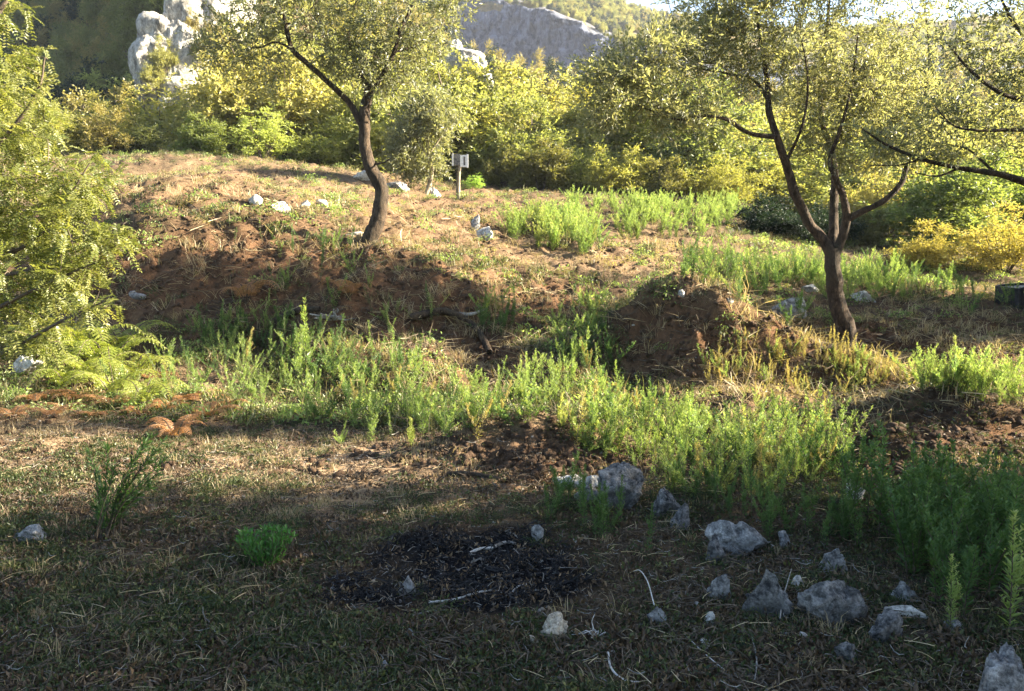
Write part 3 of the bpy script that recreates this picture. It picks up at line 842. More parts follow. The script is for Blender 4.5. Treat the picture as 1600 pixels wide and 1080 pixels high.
org, gt, gw, gl = tree_from(limbsE, clumpsE, 520, 44, M_BARK, L_OLIVE, 2, 8, .20, .06, .017, .3, .0035, .64, .3, thick=.72)
put_tree("tree", "thinly leaved tree whose bare dark branches reach in from the right edge", "tree", org, gt, gw, gl, M_BARK, L_OLIVE)

# feathery tree at the left edge
def acacia():
    r = np.random.default_rng(8)
    Y = 7.2
    limb_defs = [
        [(-170, 660, Y, .14), (-150, 480, Y, .12), (-120, 300, Y, .10), (-80, 160, Y, .07), (-30, 60, Y, .04), (10, 0, Y, .02)],
        [(-150, 590, Y, .04), (-60, 575, Y - .4, .026), (20, 545, Y - .7, .018), (90, 505, Y - .9, .012), (165, 470, Y - 1, .006)],
        [(-150, 520, Y, .05), (-60, 440, Y, .03), (10, 400, Y - .1, .02), (60, 370, Y - .2, .015), (100, 320, Y - .2, .01), (140, 255, Y - .2, .006)],
        [(-125, 330, Y, .04), (-40, 260, Y, .026), (20, 200, Y, .018), (60, 140, Y, .012), (70, 90, Y, .006)],
        [(-150, 560, Y, .04), (-40, 500, Y - .5, .02), (60, 450, Y - .6, .012), (150, 410, Y - .6, .006)],
        [(-60, 440, Y, .02), (60, 420, Y - .4, .012), (180, 385, Y - .4, .006)],
    ]
    clump_defs = [(20, 190, Y, .45, .6, .5, 1.3), (60, 270, Y, .42, .6, .45, 1.4), (20, 340, Y, .45, .6, .4, 1.4), (100, 330, Y - .2, .32, .5, .4, 1.2), (40, 430, Y - .4, .45, .6, .35, 1.3), (110, 420, Y - .5, .35, .5, .25, 1.0), (40, 510, Y - .6, .45, .5, .25, .9),
                  (140, 280, Y, .2, .4, .35, .5), (180, 375, Y - .4, .22, .3, .12, .35), (60, 110, Y, .14, .4, .3, .3), (-60, 250, Y, .5, .8, 1., 1.5), (150, 470, Y - .8, .2, .3, .12, .3), (20, 110, Y, .25, .4, .3, .6), (25, 22, Y, .24, .3, .13, .4)]
    limbs = []
    gt = Geo()
    for ld in limb_defs:
        a = np.array(ld, float); P = at(a[:, 0], a[:, 1], a[:, 2]); n = 5 * len(P)
        limbs.append((spline(P, n), np.interp(np.linspace(0, len(P) - 1, n), np.arange(len(P)), a[:, 3])))
    org = limbs[0][0][0].copy()
    for Q, rr in limbs:
        V, f = tube(Q, rr, 7, 3, .06); gt.add(V - org, f)
    clumps = [(at(c[0], c[1], c[2]), np.array(c[3:6]), c[6]) for c in clump_defs]
    tw, ends, dirs = grow(limbs, clumps, 390, r, .0035)
    # feather-like leaves: leaflets in pairs along a rachis
    per = 3; K = len(ends) * per
    O = np.repeat(ends, per, 0); D = norm(np.repeat(dirs, per, 0) * .5 + rand_unit(K, r) * .8 + [0, 0, -.1])
    S = norm(np.cross(D, rand_unit(K, r) * .5 + [0, 0, 1.])); U = np.cross(S, D)
    ln = r.uniform(.10, .20, K)
    m = 9
    t = np.linspace(.12, 1, m)
    gl = Geo()
    Pm = O[:, None] + D[:, None] * (ln[:, None] * t)[..., None] - np.array([0, 0, 1.]) * (ln[:, None] * t ** 2 * .25)[..., None]
    kt = np.repeat(r.normal(.5, .2, K), m)
    for sg in (-1, 1):
        d = norm(S[:, None] * sg + D[:, None] * .45 + r.normal(0, .15, (K, m, 3)))
        V, f = leaf_quads(Pm.reshape(-1, 3), d.reshape(-1, 3), np.repeat(U, m, 0) + r.normal(0, .2, (K * m, 3)), .036 * r.uniform(.7, 1.2, K * m), .015)
        gl.add(V - org, f, 0, np.repeat(np.clip(kt + r.normal(0, .1, K * m), 0, 1), 4))
    gw = Geo(); gw.V = [v - org for v in tw.V]; gw.tone = tw.tone; gw.Q = tw.Q; gw.Qm = tw.Qm; gw.n = tw.n
    put_tree("tree", "feathery yellow-green tree hanging in along the left edge", "tree", org, gt, gw, gl, M_TWIG, L_ACACIA)
acacia()

# young tree by the sign
Y4 = 24.0
limbsS = [[(660, 324, Y4, .085), (668, 300, Y4, .07), (675, 270, Y4, .06), (671, 245, Y4, .055), (668, 215, Y4, .04), (672, 170, Y4, .02)], [(672, 250, Y4, .035), (650, 215, Y4, .025), (625, 190, Y4, .012)], [(671, 240, Y4, .035), (695, 205, Y4, .022), (710, 180, Y4, .012)]]
clumpsS = [(640, 210, Y4, .7, .8, .7, 1), (685, 195, Y4, .65, .8, .65, 1), (665, 165, Y4, .7, .8, .5, .8), (625, 240, Y4, .45, .6, .5, .6), (683, 255, Y4, .35, .5, .35, .35), (650, 270, Y4 + .3, .4, .5, .3, .35)]
org, gt, gw, gl = tree_from(limbsS, clumpsS, 260, 55, M_BARK_PALE, L_OLIVE, 4, 8, .34, .12, .035, .3, .008, .6, .22, 7)
put_tree("tree", "slim young tree with a pale bent trunk beside the sign post", "tree", org, gt, gw, gl, M_BARK_PALE, L_OLIVE)

# ------------------------------------------------------------------ trees outside the frame on the right: they shade the foreground
def shrub_meshes(name, *a, **k):
    leafm = a[3]
    gs, gl = make_shrub(*a, **k)
    return gs.mesh(name + "_stem", [M_TWIG]), gl.mesh(name + "_foliage", [leafm], False)
def put_shrub(name, meshes, loc, s, rz, label, cat, group=None, color=None, sz=None, parts=("stem", "foliage")):
    root = tag(empty(name, loc), label, cat, group)
    root.scale = (s, s, sz or s); root.rotation_euler = (0, 0, rz)
    for nm, me in zip(parts, meshes):
        o = link(nm, me, root)
        if color is not None: o.color = (*color, 1)
    return root

SHADE = shrub_meshes("broad_tree", 301, 7.0, 5.2, L_SHRUB_GREEN, 8, 330, 4, 9, .13, .075, low=.08)
for x, y, s, rz in [(7.4, 3.9, .9, .3), (11.0, 4.6, 1.1, 2.1), (9.0, 1.2, 1.0, 4.0), (14.5, 4.2, 1.25, 5.2), (16.5, 1.5, 1.2, 1.2), (12.2, 13.6, .55, 3.0), (10.5, 12.4, .42, 1.0), (11.6, 15.2, .55, 2.0), (14.5, 14.6, .7, 4.4), (13.4, 12.6, .5, 5.0), (12.9, 14.1, .8, .7)]:
    put_shrub("tree", SHADE, on(x, y) , s, rz, "broad dark tree standing beyond the right edge of the clearing", "tree", "trees beyond the right edge", (.9, .95, .9), parts=("trunk", "crown"))

# ------------------------------------------------------------------ shrubs round the clearing
SH = {
    "gold": [shrub_meshes("golden_shrub", 400 + k, 3.0, 2.8 + .3 * k, L_SHRUB, 9, 230, 4, 9, .085, .045) for k in range(3)],
    "green": [shrub_meshes("green_shrub", 420 + k, 3.0, 3.0, L_SHRUB_GREEN, 9, 240, 4, 9, .10, .055, low=.05) for k in range(2)],
    "rust": [shrub_meshes("russet_shrub", 440, 3.0, 2.6, L_SHRUB_RUST, 8, 200, 4, 8, .09, .05)],
    "dark": [shrub_meshes("shade_dark_shrub", 450, 2.4, 3.0, L_SHRUB_SHADE, 9, 300, 5, 9, .08, .05, low=.04)],  # dark bush added to fill a gap that is only in shade
    "wisp": [shrub_meshes("wispy_shrub", 460, 3.0, 2.0, L_SHRUB, 10, 150, 3, 8, .09, .04, low=.2)],
}
FRONT = [  # u, Y, top v, kind, variant, tint, width factor, label
    (60, 29, 150, "gold", 0, (1, 1.05, .9), 1.2, "tall yellow-green shrub behind the tree at the left edge"),
    (140, 31, 152, "gold", 1, (1.05, 1, .85), 1.1, "rounded golden shrub just left of the crest's left end"),
    (185, 28, 165, "rust", 0, (1.1, 1.1, .9), 1.0, "brownish thin-leaved shrub at the left end of the crest"),
    (255, 33, 132, "wisp", 0, (1.25, 1.2, 1), 1.4, "pale wispy shrub standing tall in front of the white crag"),
    (235, 28.5, 190, "green", 0, (.75, .8, .8), 1.2, "low dark green shrub on the crest, farthest left of the dark ones"),
    (315, 28, 182, "green", 1, (.95, 1.1, .9), 1.2, "broad deep green shrub in the middle of the left crest"),
    (358, 33, 140, "gold", 2, (1, 1, .8), 1.1, "bright yellow shrub rising behind the deep green one on the crest"),
    (418, 27.5, 165, "wisp", 0, (1.1, 1.3, 1), 1.3, "light green shrub with pale bare stems on the crest"),
    (440, 33, 130, "gold", 0, (1, 1, .8), 1.2, "large yellow shrub behind the pale-stemmed one"),
    (505, 28.5, 185, "gold", 1, (.7, .8, .6), 1.2, "olive shrub left of the S-curved trunk"),
    (545, 33, 150, "gold", 2, (1.1, 1.05, .8), 1.1, "bright yellow shrub right behind the S-curved trunk"),
    (610, 30, 195, "gold", 0, (.95, 1, .7), 1.1, "low golden shrub between the S-curved trunk and the young tree"),
    (640, 36, 150, "rust", 0, (1.2, 1.1, .9), 1.2, "faded brown shrub above the young tree"),
    (705, 33, 165, "gold", 1, (1.1, 1.1, .8), 1.2, "yellow shrub rising behind the sign post"),
    (742, 26.5, 272, "wisp", 0, (1.0, 1.5, .9), 1.5, "small bright green bush just right of the sign post"),
    (790, 29, 225, "green", 0, (.9, .85, .7), .8, "dark shrub close to the right of the bright bush by the sign"),
    (845, 28, 222, "green", 1, (1.0, .9, .75), 1.0, "largest dark olive shrub in the middle of the hedge"),
    (905, 29, 215, "gold", 2, (.9, 1, .8), 1.1, "yellow-green shrub right of the large dark olive one"),
    (960, 28, 225, "gold", 0, (1.1, 1.1, .8), 1.2, "bright yellow shrub above the row of soft green weeds"),
    (1035, 27.5, 245, "rust", 0, (.9, 1.0, .8), 1.2, "drab brown-olive shrub above the green slope"),
    (1085, 29, 215, "gold", 1, (1.1, 1.1, .8), 1.2, "tall golden shrub left of the forked tree"),
    (1140, 27, 245, "gold", 2, (1, 1, .7), 1.2, "golden shrub directly behind the end of the green slope"),
    (1215, 21, 305, "dark", 0, (.7, .8, .8), 1.25, "thicket with leaves painted near-black as shade, left behind the forked trunk"),
    (1290, 22, 315, "dark", 0, (.8, .9, .8), 1.0, "low bush with leaves painted near-black as shade, seen through the fork of the trunk"),
    (1200, 30, 235, "gold", 0, (1, 1, .8), 1.2, "yellow shrub above the near-black thicket"),
    (1360, 22, 325, "green", 0, (.8, .8, .7), 1.1, "dark olive shrub right of the forked trunk"),
    (1440, 19.5, 348, "gold", 1, (1.15, 1.0, .75), 1.2, "orange-yellow bush to the right of the forked trunk"),
    (1570, 19, 322, "gold", 2, (1.15, 1.0, .75), 1.2, "orange-yellow bush behind the dark box at the right edge"),
    (1500, 22, 240, "green", 1, (.8, .95, .8), 1.2, "tall deep green shrub between the two orange-yellow bushes"),
    (1390, 27, 250, "gold", 0, (1.1, 1, .8), 1.1, "tall yellow shrub behind the hanging twigs on the right"),
    (1330, 28, 262, "gold", 1, (1, .95, .8), 1.1, "ochre shrub right behind the forked tree"),
    (1600, 26, 250, "green", 0, (1, 1.2, .8), 1.2, "leafy green shrub at the right edge, high up"),
]
for k, (u, Y, vt, kind, var, tint, wf, label) in enumerate(FRONT):
    X = float(at(u, 400, Y)[0]); base = on(X, Y)
    top = float(at(u, vt, Y)[2])
    h0 = 2.4 if kind == "dark" else 3.0
    h = max(top - base[2], .5); s = h / h0
    me = SH[kind][var % len(SH[kind])]
    put_shrub("shrub", me, base - [0, 0, .05], s * wf * 1.3, k * 1.7, label, "shrub", None, tint, sz=s)

# wood on the slope behind: single trees as far as they can be told apart
def hill_tree(seed, leafm, L=.125):
    gs, gl = make_shrub(seed, 4.2, 3.9, leafm, 7, 190, 5, 8, L, L * .58, low=.08)
    return merged(gs, gl).mesh("hill_tree", [M_TWIG, leafm], False)
HT = {"gold": [hill_tree(500 + k, L_SHRUB) for k in range(3)], "green": [hill_tree(520, L_SHRUB_GREEN)], "rust": [hill_tree(530, L_SHRUB_RUST)], "dark": [hill_tree(540, L_SHRUB_SHADE, .16)]}  # dark kind: leaf colour lowered to deepen the shade of the left slope
HL = {"gold": ("yellow-green bushy tree in the close wood on the slope behind the clearing", "yellow-green trees on the wooded slope"),
      "green": ("dull green bushy tree among the yellow ones on the wooded slope", "dull green trees on the wooded slope"),
      "rust": ("brownish autumn tree among the yellow ones on the wooded slope", "brownish trees on the wooded slope")}
placed = []
far_P, far_k = [], []
def ridge_free(u, Y):                                          # the white crag and the grey outcrop stay bare
    if 205 < u < 345 and 38 < Y < 58: return False
    if 690 < u < 770 and 52 < Y < 63: return False
    return True
count = 0
cand = []
for k in range(14000):
    Y = 30.5 * math.exp(rng.random() * 1.62)
    u = rng.uniform(-120, 1720)
    cand.append((Y, u))
cand.sort()
cell = {}
for Y, u in cand:
    X = float(at(u, 400, Y)[0])
    gap = 2.0 + .012 * Y
    ci, cj = int(X // gap), int(Y // gap)
    if any((X - a) ** 2 + (Y - b) ** 2 < gap * gap for i in (-1, 0, 1) for j in (-1, 0, 1) for a, b in cell.get((int(gap * 100) // 20, ci + i, cj + j), ())): continue
    cell.setdefault((int(gap * 100) // 20, ci, cj), []).append((X, Y))
    if not ridge_free(u, Y): continue
    p = on(X, Y)
    uu, vv, dd = project(p + [0, 0, 3])
    if vv < -60: continue
    tv = float(project(p + [0, 0, 4.2])[1])
    if Y < 47 and 195 < uu < 365 and tv < 165: continue
    if 690 < uu < 1020 and Y < 160 and tv < np.interp(uu, [690, 740, 860, 1000], [75, 80, 108, 130]): continue
    if Y < 58 and 20 < uu <= 200 and tv < 140: continue
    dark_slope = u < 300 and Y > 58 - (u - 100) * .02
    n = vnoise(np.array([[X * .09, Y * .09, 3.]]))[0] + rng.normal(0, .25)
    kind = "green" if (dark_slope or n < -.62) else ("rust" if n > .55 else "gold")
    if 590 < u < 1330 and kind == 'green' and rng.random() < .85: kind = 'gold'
    placed.append((X, Y, p[2], kind, u, vv, dark_slope))
near = [q for q in placed if q[1] < 75 and -20 < q[4] < 1620 and not q[6]][:280]
ns = set(id(q) for q in near)
for k, q in enumerate(near):
    X, Y, z, kind, u, vv, _ = q
    lab, grp = HL[kind]
    o = link("tree", HT[kind][k % len(HT[kind])], None, (X, Y, z - .2))
    s = rng.uniform(.8, 1.2); o.scale = (s * 1.25, s * 1.25, s * rng.uniform(.74, 1.02)); o.rotation_euler = (0, 0, rng.random() * 6.28)
    b = rng.uniform(.9, 1.12); o.color = (b * rng.uniform(.88, 1.08), b, b * rng.uniform(.75, 1.05), 1)
    tag(o, lab, "tree", grp)
rest = [q for q in placed if id(q) not in ns]
src_trees = [src("wood", HT["gold"][0]), src("wood", HT["gold"][1]), src("wood", HT["green"][0]), src("wood", HT["rust"][0]), src("wood", HT["dark"][0])]
km = {"gold": (0, 1), "green": (2, 2), "rust": (3, 3)}
def wood(name, qs, label):
    if not qs: return
    P = np.array([(q[0], q[1], q[2] - .3) for q in qs])
    dk = qs[0][6]
    S = src_trees[2:] if dk else src_trees
    pk = rng.choice([0, 0, 0, 1, 2], len(P)) if dk else [km[q[3]][i % 2] for i, q in enumerate(qs)]
    scatter(name, P, rots(len(P), .06), rng.uniform(.6, 1.5, len(P)), pk, S[::-1] if dk else S, label)
wood("shaded_wood", [q for q in rest if q[6]], "wood with leaves painted darker for shade, covering the slope at the upper left")
wood("far_wood", [q for q in rest if not q[6]], "far yellow-green wood below the cliff and the skyline")
# scrub on the mountain above the cliff
nr, ncol = MTN.shape[:2]
ii = rng.integers(80, nr - 6, 5200); jj = rng.integers(0, ncol, 5200)
keep = (MTN_ROCK[ii, jj] < rng.random(5200) * .9)
P = MTN[ii, jj][keep] - [0, 0, .4]
scatter("mountain_scrub", P, rots(len(P), .1), rng.uniform(.35, .85, len(P)), rng.choice([0, 1, 2, 3, 3], len(P)), src_trees, "brownish scrub on the mountain above the grey cliff")

# ------------------------------------------------------------------ rocks
import bmesh
def rock_mesh(name, size, seed, mat, cuts=12, rough=.10, subdiv=5, flat=0.0, point=0.0):
    bm = bmesh.new(); bmesh.ops.create_icosphere(bm, subdivisions=subdiv, radius=1.0)
    V = np.array([v.co[:] for v in bm.verts]); Fc = np.array([[v.index for v in f.verts] for f in bm.faces]); bm.free()
    r = np.random.default_rng(seed)
    V = V * (1 + .35 * fbm(V * 1.1 + seed, 2))[:, None]
    for k in range(cuts):
        n = rand_unit(1, r)[0]; d = r.uniform(.34, .70)
        e = V @ n - d
        V = V - np.maximum(e, 0)[:, None] * n * r.uniform(.85, 1.0)
    if point:
        V[:, :2] *= (1 - point * np.clip(V[:, 2:3] * 1.1 + .3, 0, 1))
    nn = norm(V)
    q = V * 2.2 + seed
    ter = fbm(q * np.array([.6, .6, 2.2]), 4, .6)             # bedding
    crack = np.clip(1 - np.abs(fbm(V * 1.5 + seed * 1.3, 3)) * 9, 0, 1)
    pits = np.clip(fbm(V * 6 + seed, 3) - .1, 0, 1)
    V = V + nn * (rough * (1.1 * fbm(q, 5, .62) + .55 * ter + .2 * fbm(V * 9 + seed, 3, .6)) - .12 * crack - .16 * pits)[:, None]
    V[:, 2] *= 1 - flat
    ext = np.array([np.ptp(V[:, 0]), np.ptp(V[:, 1]), np.ptp(V[:, 2])])
    V = (V - (V.max(0) + V.min(0)) / 2) * np.array(size) / ext
    g = Geo(); g.add(V, Fc)
    return g.mesh(name, [mat], True)

ROCKS = [  # u, v bottom, width, height (photo px), seed, material, point, label
    (972, 802, 78, 74, 1, M_ROCK_DARK, .2, "rounded blue-grey boulder right of the white rubble"),
    (1046, 812, 48, 42, 2, M_ROCK_DARK, .1, "upper half of the split grey boulder, below the rounded blue-grey one"),
    (1066, 832, 40, 40, 3, M_ROCK_DARK, .1, "lower half of the split grey boulder, tilted down to the right"),
    (880, 766, 34, 16, 4, M_ROCK_WHITE, 0, "flat white stone at the left end of the rubble"),
    (903, 768, 34, 22, 5, M_ROCK_WHITE, .1, "jagged white stone in the middle of the rubble"),
    (930, 770, 30, 24, 6, M_ROCK_WHITE, 0, "pale pinkish-white stone touching the blue-grey boulder"),
    (922, 792, 50, 34, 7, M_ROCK, 0, "greenish grey stone below the white rubble"),
    (1160, 872, 108, 52, 8, M_ROCK, .1, "long grey slab tilted down to the right among the weeds"),
    (1124, 884, 40, 42, 9, M_ROCK_DARK, .1, "small dark rock leaning on the left end of the long grey slab"),
    (1123, 942, 38, 42, 10, M_ROCK, .1, "light grey upright rock left of the dark pointed one"),
    (1205, 972, 84, 78, 11, M_ROCK_DARK, .55, "dark pointed rock shaped like a small pyramid"),
    (1312, 984, 116, 68, 12, M_ROCK_DARK, .05, "biggest dark boulder, cracked and lichen-stained, in the right foreground"),
    (1247, 926, 22, 22, 13, M_ROCK_WHITE, .1, "small whitish stone between the pointed rock and the biggest boulder"),
    (1303, 902, 52, 40, 14, M_ROCK, .1, "pale broken rock behind the biggest boulder"),
    (1422, 948, 52, 34, 15, M_ROCK, .5, "triangular rock with a pale top beside the tall weeds"),
    (1422, 972, 70, 22, 16, M_ROCK_WHITE, 0, "flat bright white slab right of the biggest boulder"),
    (1388, 1006, 66, 42, 17, M_ROCK_DARK, 0, "low grey rock below the flat white slab"),
    (1580, 1122, 120, 92, 18, M_ROCK, 0, "pitted grey boulder cut by the bottom right corner"),
    (1338, 794, 34, 42, 19, M_ROCK_WHITE, .2, "whitish upright stone among the tall weeds on the right"),
    (866, 1003, 50, 38, 20, M_ROCK_CREAM, .15, "cream-coloured block below the burnt patch"),
    (834, 1010, 18, 12, 21, M_ROCK_CREAM, 0, "small cream stone left of the cream-coloured block"),
    (1028, 978, 38, 26, 22, M_ROCK, .3, "light grey stone at the foot of the thin dry stem"),
    (1107, 982, 22, 20, 23, M_ROCK_WHITE, .1, "small round whitish stone below the light grey upright rock"),
    (637, 932, 30, 26, 24, M_ROCK, .2, "grey stone lying in the left part of the burnt patch"),
    (600, 1056, 20, 14, 25, M_ROCK, 0, "little grey stone at the bottom, left of the cream block"),
    (840, 850, 22, 28, 26, M_ROCK, .1, "pale stone at the upper right rim of the burnt patch"),
    (45, 852, 62, 22, 27, M_ROCK, 0, "flat pale stone left of the tall foreground shrub"),
    (1230, 858, 26, 24, 28, M_ROCK, 0, "greenish stone right of the long grey slab"),
    (1330, 1042, 44, 30, 29, M_ROCK_DARK, 0, "low brownish rock below the biggest boulder"),
    (1498, 992, 40, 20, 30, M_ROCK, 0, "small flat grey rock at the foot of the tall weeds"),
    (1236, 503, 50, 34, 31, M_ROCK, .1, "white rock with a dark hole, left of the forked trunk"),  # greyer stone than its white neighbour, shade put into the colour
    (1252, 488, 26, 20, 32, M_ROCK_WHITE, .1, "white lump touching the back of the holed white rock"),
    (1352, 474, 36, 16, 33, M_ROCK_WHITE, 0, "low whitish rock just right of the forked trunk"),
    (1267, 457, 30, 11, 34, M_ROCK_WHITE, 0, "thin whitish stone in the weeds left of the forked trunk"),
    (397, 322, 22, 15, 35, M_ROCK_WHITE, 0, "leftmost white stone on the sunlit plateau"),
    (434, 334, 36, 17, 36, M_ROCK_WHITE, 0, "largest white stone on the sunlit plateau"),
    (474, 328, 18, 13, 37, M_ROCK_WHITE, 0, "white stone right of the largest one on the plateau"),
    (502, 325, 22, 12, 38, M_ROCK_WHITE, 0, "rightmost of the white stones left of the S-curved tree"),
    (676, 308, 26, 16, 39, M_ROCK_WHITE, .1, "white boulder behind the foot of the slim young tree"),
    (622, 297, 38, 14, 40, M_ROCK, 0, "long pale boulder on the ridge right of the S-curved trunk"),
    (566, 284, 30, 18, 41, M_ROCK_WHITE, .1, "whitish boulder on the ridge behind the S-curved trunk"),
    (743, 360, 14, 24, 42, M_ROCK, .3, "upright grey stone on the sunlit slope"),
    (757, 376, 28, 20, 43, M_ROCK_WHITE, 0, "pale stone below the upright one on the sunlit slope"),
    (481, 603, 30, 14, 44, M_ROCK_WHITE, 0, "flat pale stone in the sunlit weeds, below the tallest spire"),
    (36, 590, 52, 34, 45, M_ROCK_WHITE, 0, "white block half hidden behind the twigs at the left edge"),
    (555, 372, 34, 10, 46, M_ROCK_WHITE, 0, "thin white stone at the left foot of the S-curved tree"),
    (640, 1000, 16, 11, 47, M_ROCK, 0, "grey pebble below the left end of the charred stick"),
    (212, 475, 30, 14, 48, M_ROCK, 0, "grey stone at the foot of the shaded bank"),
    (1065, 478, 14, 12, 49, M_ROCK_WHITE, 0, "whitish stone on top of the earth heap"),
    (1140, 482, 18, 9, 50, M_ROCK, 0, "small stone on the far flank of the earth heap"),
]
for (u, vb, w, h, sd, mt, pt, label) in ROCKS:
    b = g1(u, vb); k = b[1] / F
    W, Hh = w * k, h * k
    D = W * (.75 if w < 60 else .62)
    bury = .32
    hz = Hh * (1 + bury) + .02
    small = w < 30
    o = link("rock", rock_mesh("rock", (W, D, hz), sd, mt, 12, .12, 3 if small else (5 if w > 44 else 4), 0, pt), None, (b[0], b[1] + D * .42, b[2] + hz / 2 - Hh * bury - .01))
    o.rotation_euler = (0, 0, random.uniform(-.3, .3))
    tag(o, label, "rock", "loose rocks in the clearing")

pts = [(rng.normal(1270, 95), rng.normal(945, 42)) for _ in range(34)] + [(rng.normal(900, 30), rng.normal(775, 10)) for _ in range(6)]
for k, (u, vb) in enumerate(pts):
    b = g1(u, vb); w = rng.uniform(.018, .055)
    o = link("rock", rock_mesh("rock", (w * 1.3, w, w * .8), 200 + k, (M_ROCK, M_ROCK_DARK, M_ROCK_WHITE)[k % 3], 10, .12, 3), None, b + [0, 0, w * .12])
    o.rotation_euler = (rng.normal(0, .2), rng.normal(0, .2), rng.random() * 6.28)
    tag(o, "small broken stone lying among the boulders of the right foreground" if k < 34 else "small broken stone in the white rubble beside the rounded boulder", "rock", "rubble among the boulders" if k < 34 else "rubble by the rounded boulder")

# crags on the hillside
def crag(name, pts, seed, label, mat):
    """rough rock mass: overlapping weathered blocks fused in one mesh"""
    g = Geo(); r = np.random.default_rng(seed)
    org = at(*pts[0][:3])
    for k, (u, v, Y, w, h, d) in enumerate(pts):
        bm = bmesh.new(); bmesh.ops.create_icosphere(bm, subdivisions=5, radius=1.0)
        V = np.array([q.co[:] for q in bm.verts]); Fc = np.array([[q.index for q in f.verts] for f in bm.faces]); bm.free()
        for c in range(9):
            n = rand_unit(1, r)[0]; n[2] *= .5; n = norm(n); V = V - np.maximum(V @ n - r.uniform(.5, .8), 0)[:, None] * n
        P = V * np.array([w, d, h]) / 2
        fl = fbm(P * np.array([.8, .8, .28]) + seed + k * 5, 5, .6)
        rid = 1 - np.abs(fbm(P * np.array([.5, .5, .3]) + k * 3, 3)) * 2
        P = P + norm(V) * ((.20 * fl + .20 * rid + .13 * fbm(P * 1.9 + k, 5, .7) - .10 * np.clip(1 - np.abs(fbm(P * np.array([.9, .9, .5]) + k, 3)) * 8, 0, 1)) * min(w, h))[:, None]
        g.add(P + at(u, v, Y) - org, Fc)
    me = g.mesh(name, [mat], True)
    return tag(link(name, me, None, org), label, "crag")
M_CRAG = solid_mat("white_crag_rock", (.13, .122, .105), (.50, .48, .43), 1.6, .95, 1.0, (1, 1, .5), (.36, .34, .29), .3)
crag("crag", [(285, 165, 47, 5, 6, 4), (258, 95, 47, 2.6, 4.0, 4), (280, 60, 48, 2.2, 3.4, 3), (312, 35, 49, 2.8, 5.5, 4), (296, 45, 48.5, 3.4, 6.5, 4), (325, -5, 50, 3.2, 6, 4), (345, -10, 51, 3.2, 6, 4), (240, 115, 46, 2.0, 3.4, 3), (285, 100, 46.5, 2.0, 4.0, 3), (350, 50, 51, 2.0, 3.4, 3), (350, -50, 53, 4, 5, 4)], 61, "white sunlit rock crag on the hillside at the upper left", M_CRAG)
crag("crag", [(725, 100, 58, 2.7, 2.6, 3), (745, 112, 57, 1.6, 1.9, 2), (708, 90, 59, 1.6, 2.0, 2), (763, 130, 56, .8, 1.2, 1)], 62, "small grey rock outcrop in the yellow wood below the cliff", M_ROCK)

for k, (u, v, Y, s) in enumerate([(300, 62, 46.6, .34), (258, 112, 44.8, .38), (318, 95, 45.6, .42), (330, 40, 48.6, .36), (345, 85, 47, .5), (240, 140, 44.5, .4)]):
    o = link("shrub", HT["gold" if k % 2 else "rust"][0], None, at(u, v, Y)); o.scale = (s, s, s); o.rotation_euler = (0, 0, k)
    tag(o, "small bush clinging to the white crag at the upper left", "shrub", "bushes on the white crag")

# ------------------------------------------------------------------ sign post
b = g1(718, 305); k = b[1] / F
root = tag(empty("sign_post", b - [0, .4, 0]), "pale wooden post with two small white-edged panels, at the back of the clearing", "sign post")
g = Geo(); V, f = tube([(0, 0, -.3), (.0, 0, .35), (.02, 0, .62), (.04, 0, .82)], [.06, .055, .05, .05], 8, 4, .08); g.add(V, f); link("post", g.mesh("post", [M_BARK_PALE]), root)
g = Geo(); V, f = tube([(-.07, -.02, -.3), (-.05, -.02, .82)], [.014, .012], 6); g.add(V, f); link("prop", g.mesh("prop", [M_TWIG]), root)
def boxv(c, s):
    c = np.array(c); s = np.array(s) / 2
    V = np.array([[x, y, z] for x in (-1, 1) for y in (-1, 1) for z in (-1, 1)]) * s + c
    Fc = np.array([[0, 1, 3, 2], [4, 6, 7, 5], [0, 4, 5, 1], [2, 3, 7, 6], [0, 2, 6, 4], [1, 5, 7, 3]])
    return V, Fc
def box_obj(nm, boxes, mat, parent, loc=None):
    g = Geo()
    for c, s in boxes: g.add(*boxv(c, s))
    return link(nm, g.mesh(nm, [mat], False), parent, loc)
zz = .98
root.scale = (.92, 1, .95)
lp = box_obj("panel", [((-.045, -.03, zz + .02), (.20, .03, .34))], M_PANEL, root)
box_obj("edge_strip", [((-.175, -.035, zz + .02), (.05, .04, .36))], M_WHITE, lp)
rp = box_obj("panel", [((.16, -.03, zz - .02), (.20, .03, .36))], M_WHITE, root)
box_obj("stripe", [((.19, -.05, zz - .02), (.055, .012, .26))], M_PANEL, rp)
box_obj("edge_strip", [((.285, -.035, zz - .02), (.05, .04, .40))], M_WHITE, rp)

# ------------------------------------------------------------------ dark box at the right edge
b = g1(1594, 484); k = b[1] / F
root = tag(empty("metal_box", b + [.35, .3, -.05]), "dark dumped metal box with a pale rim, in tall grass at the right edge", "box")
root.rotation_euler = (.05, -.07, .12)
g = Geo()
V, Fc = boxv((0.1, 0, .22), (1.1, .6, .42)); V[:4, 0] -= np.array([0, .06, 0, .06]) * -1; g.add(V, Fc)
link("body", g.mesh("body", [M_BLACK], False), root)
box_obj("rim", [((.1, -.30, .445), (1.06, .05, .035)), ((.1, .30, .445), (1.06, .05, .035))], M_GREYMETAL, root)
box_obj("rail", [((.14, -.32, .17), (1.0, .05, .04))], M_GREYMETAL, root)
box_obj("side_panel", [((-.46, -.02, .22), (.05, .62, .46))], M_GREYMETAL, root)
box_obj("foot", [((-.36, -.2, -.05), (.08, .08, .14))], M_BLACK, root)
box_obj("foot", [((.5, -.2, -.05), (.08, .08, .14))], M_BLACK, root)

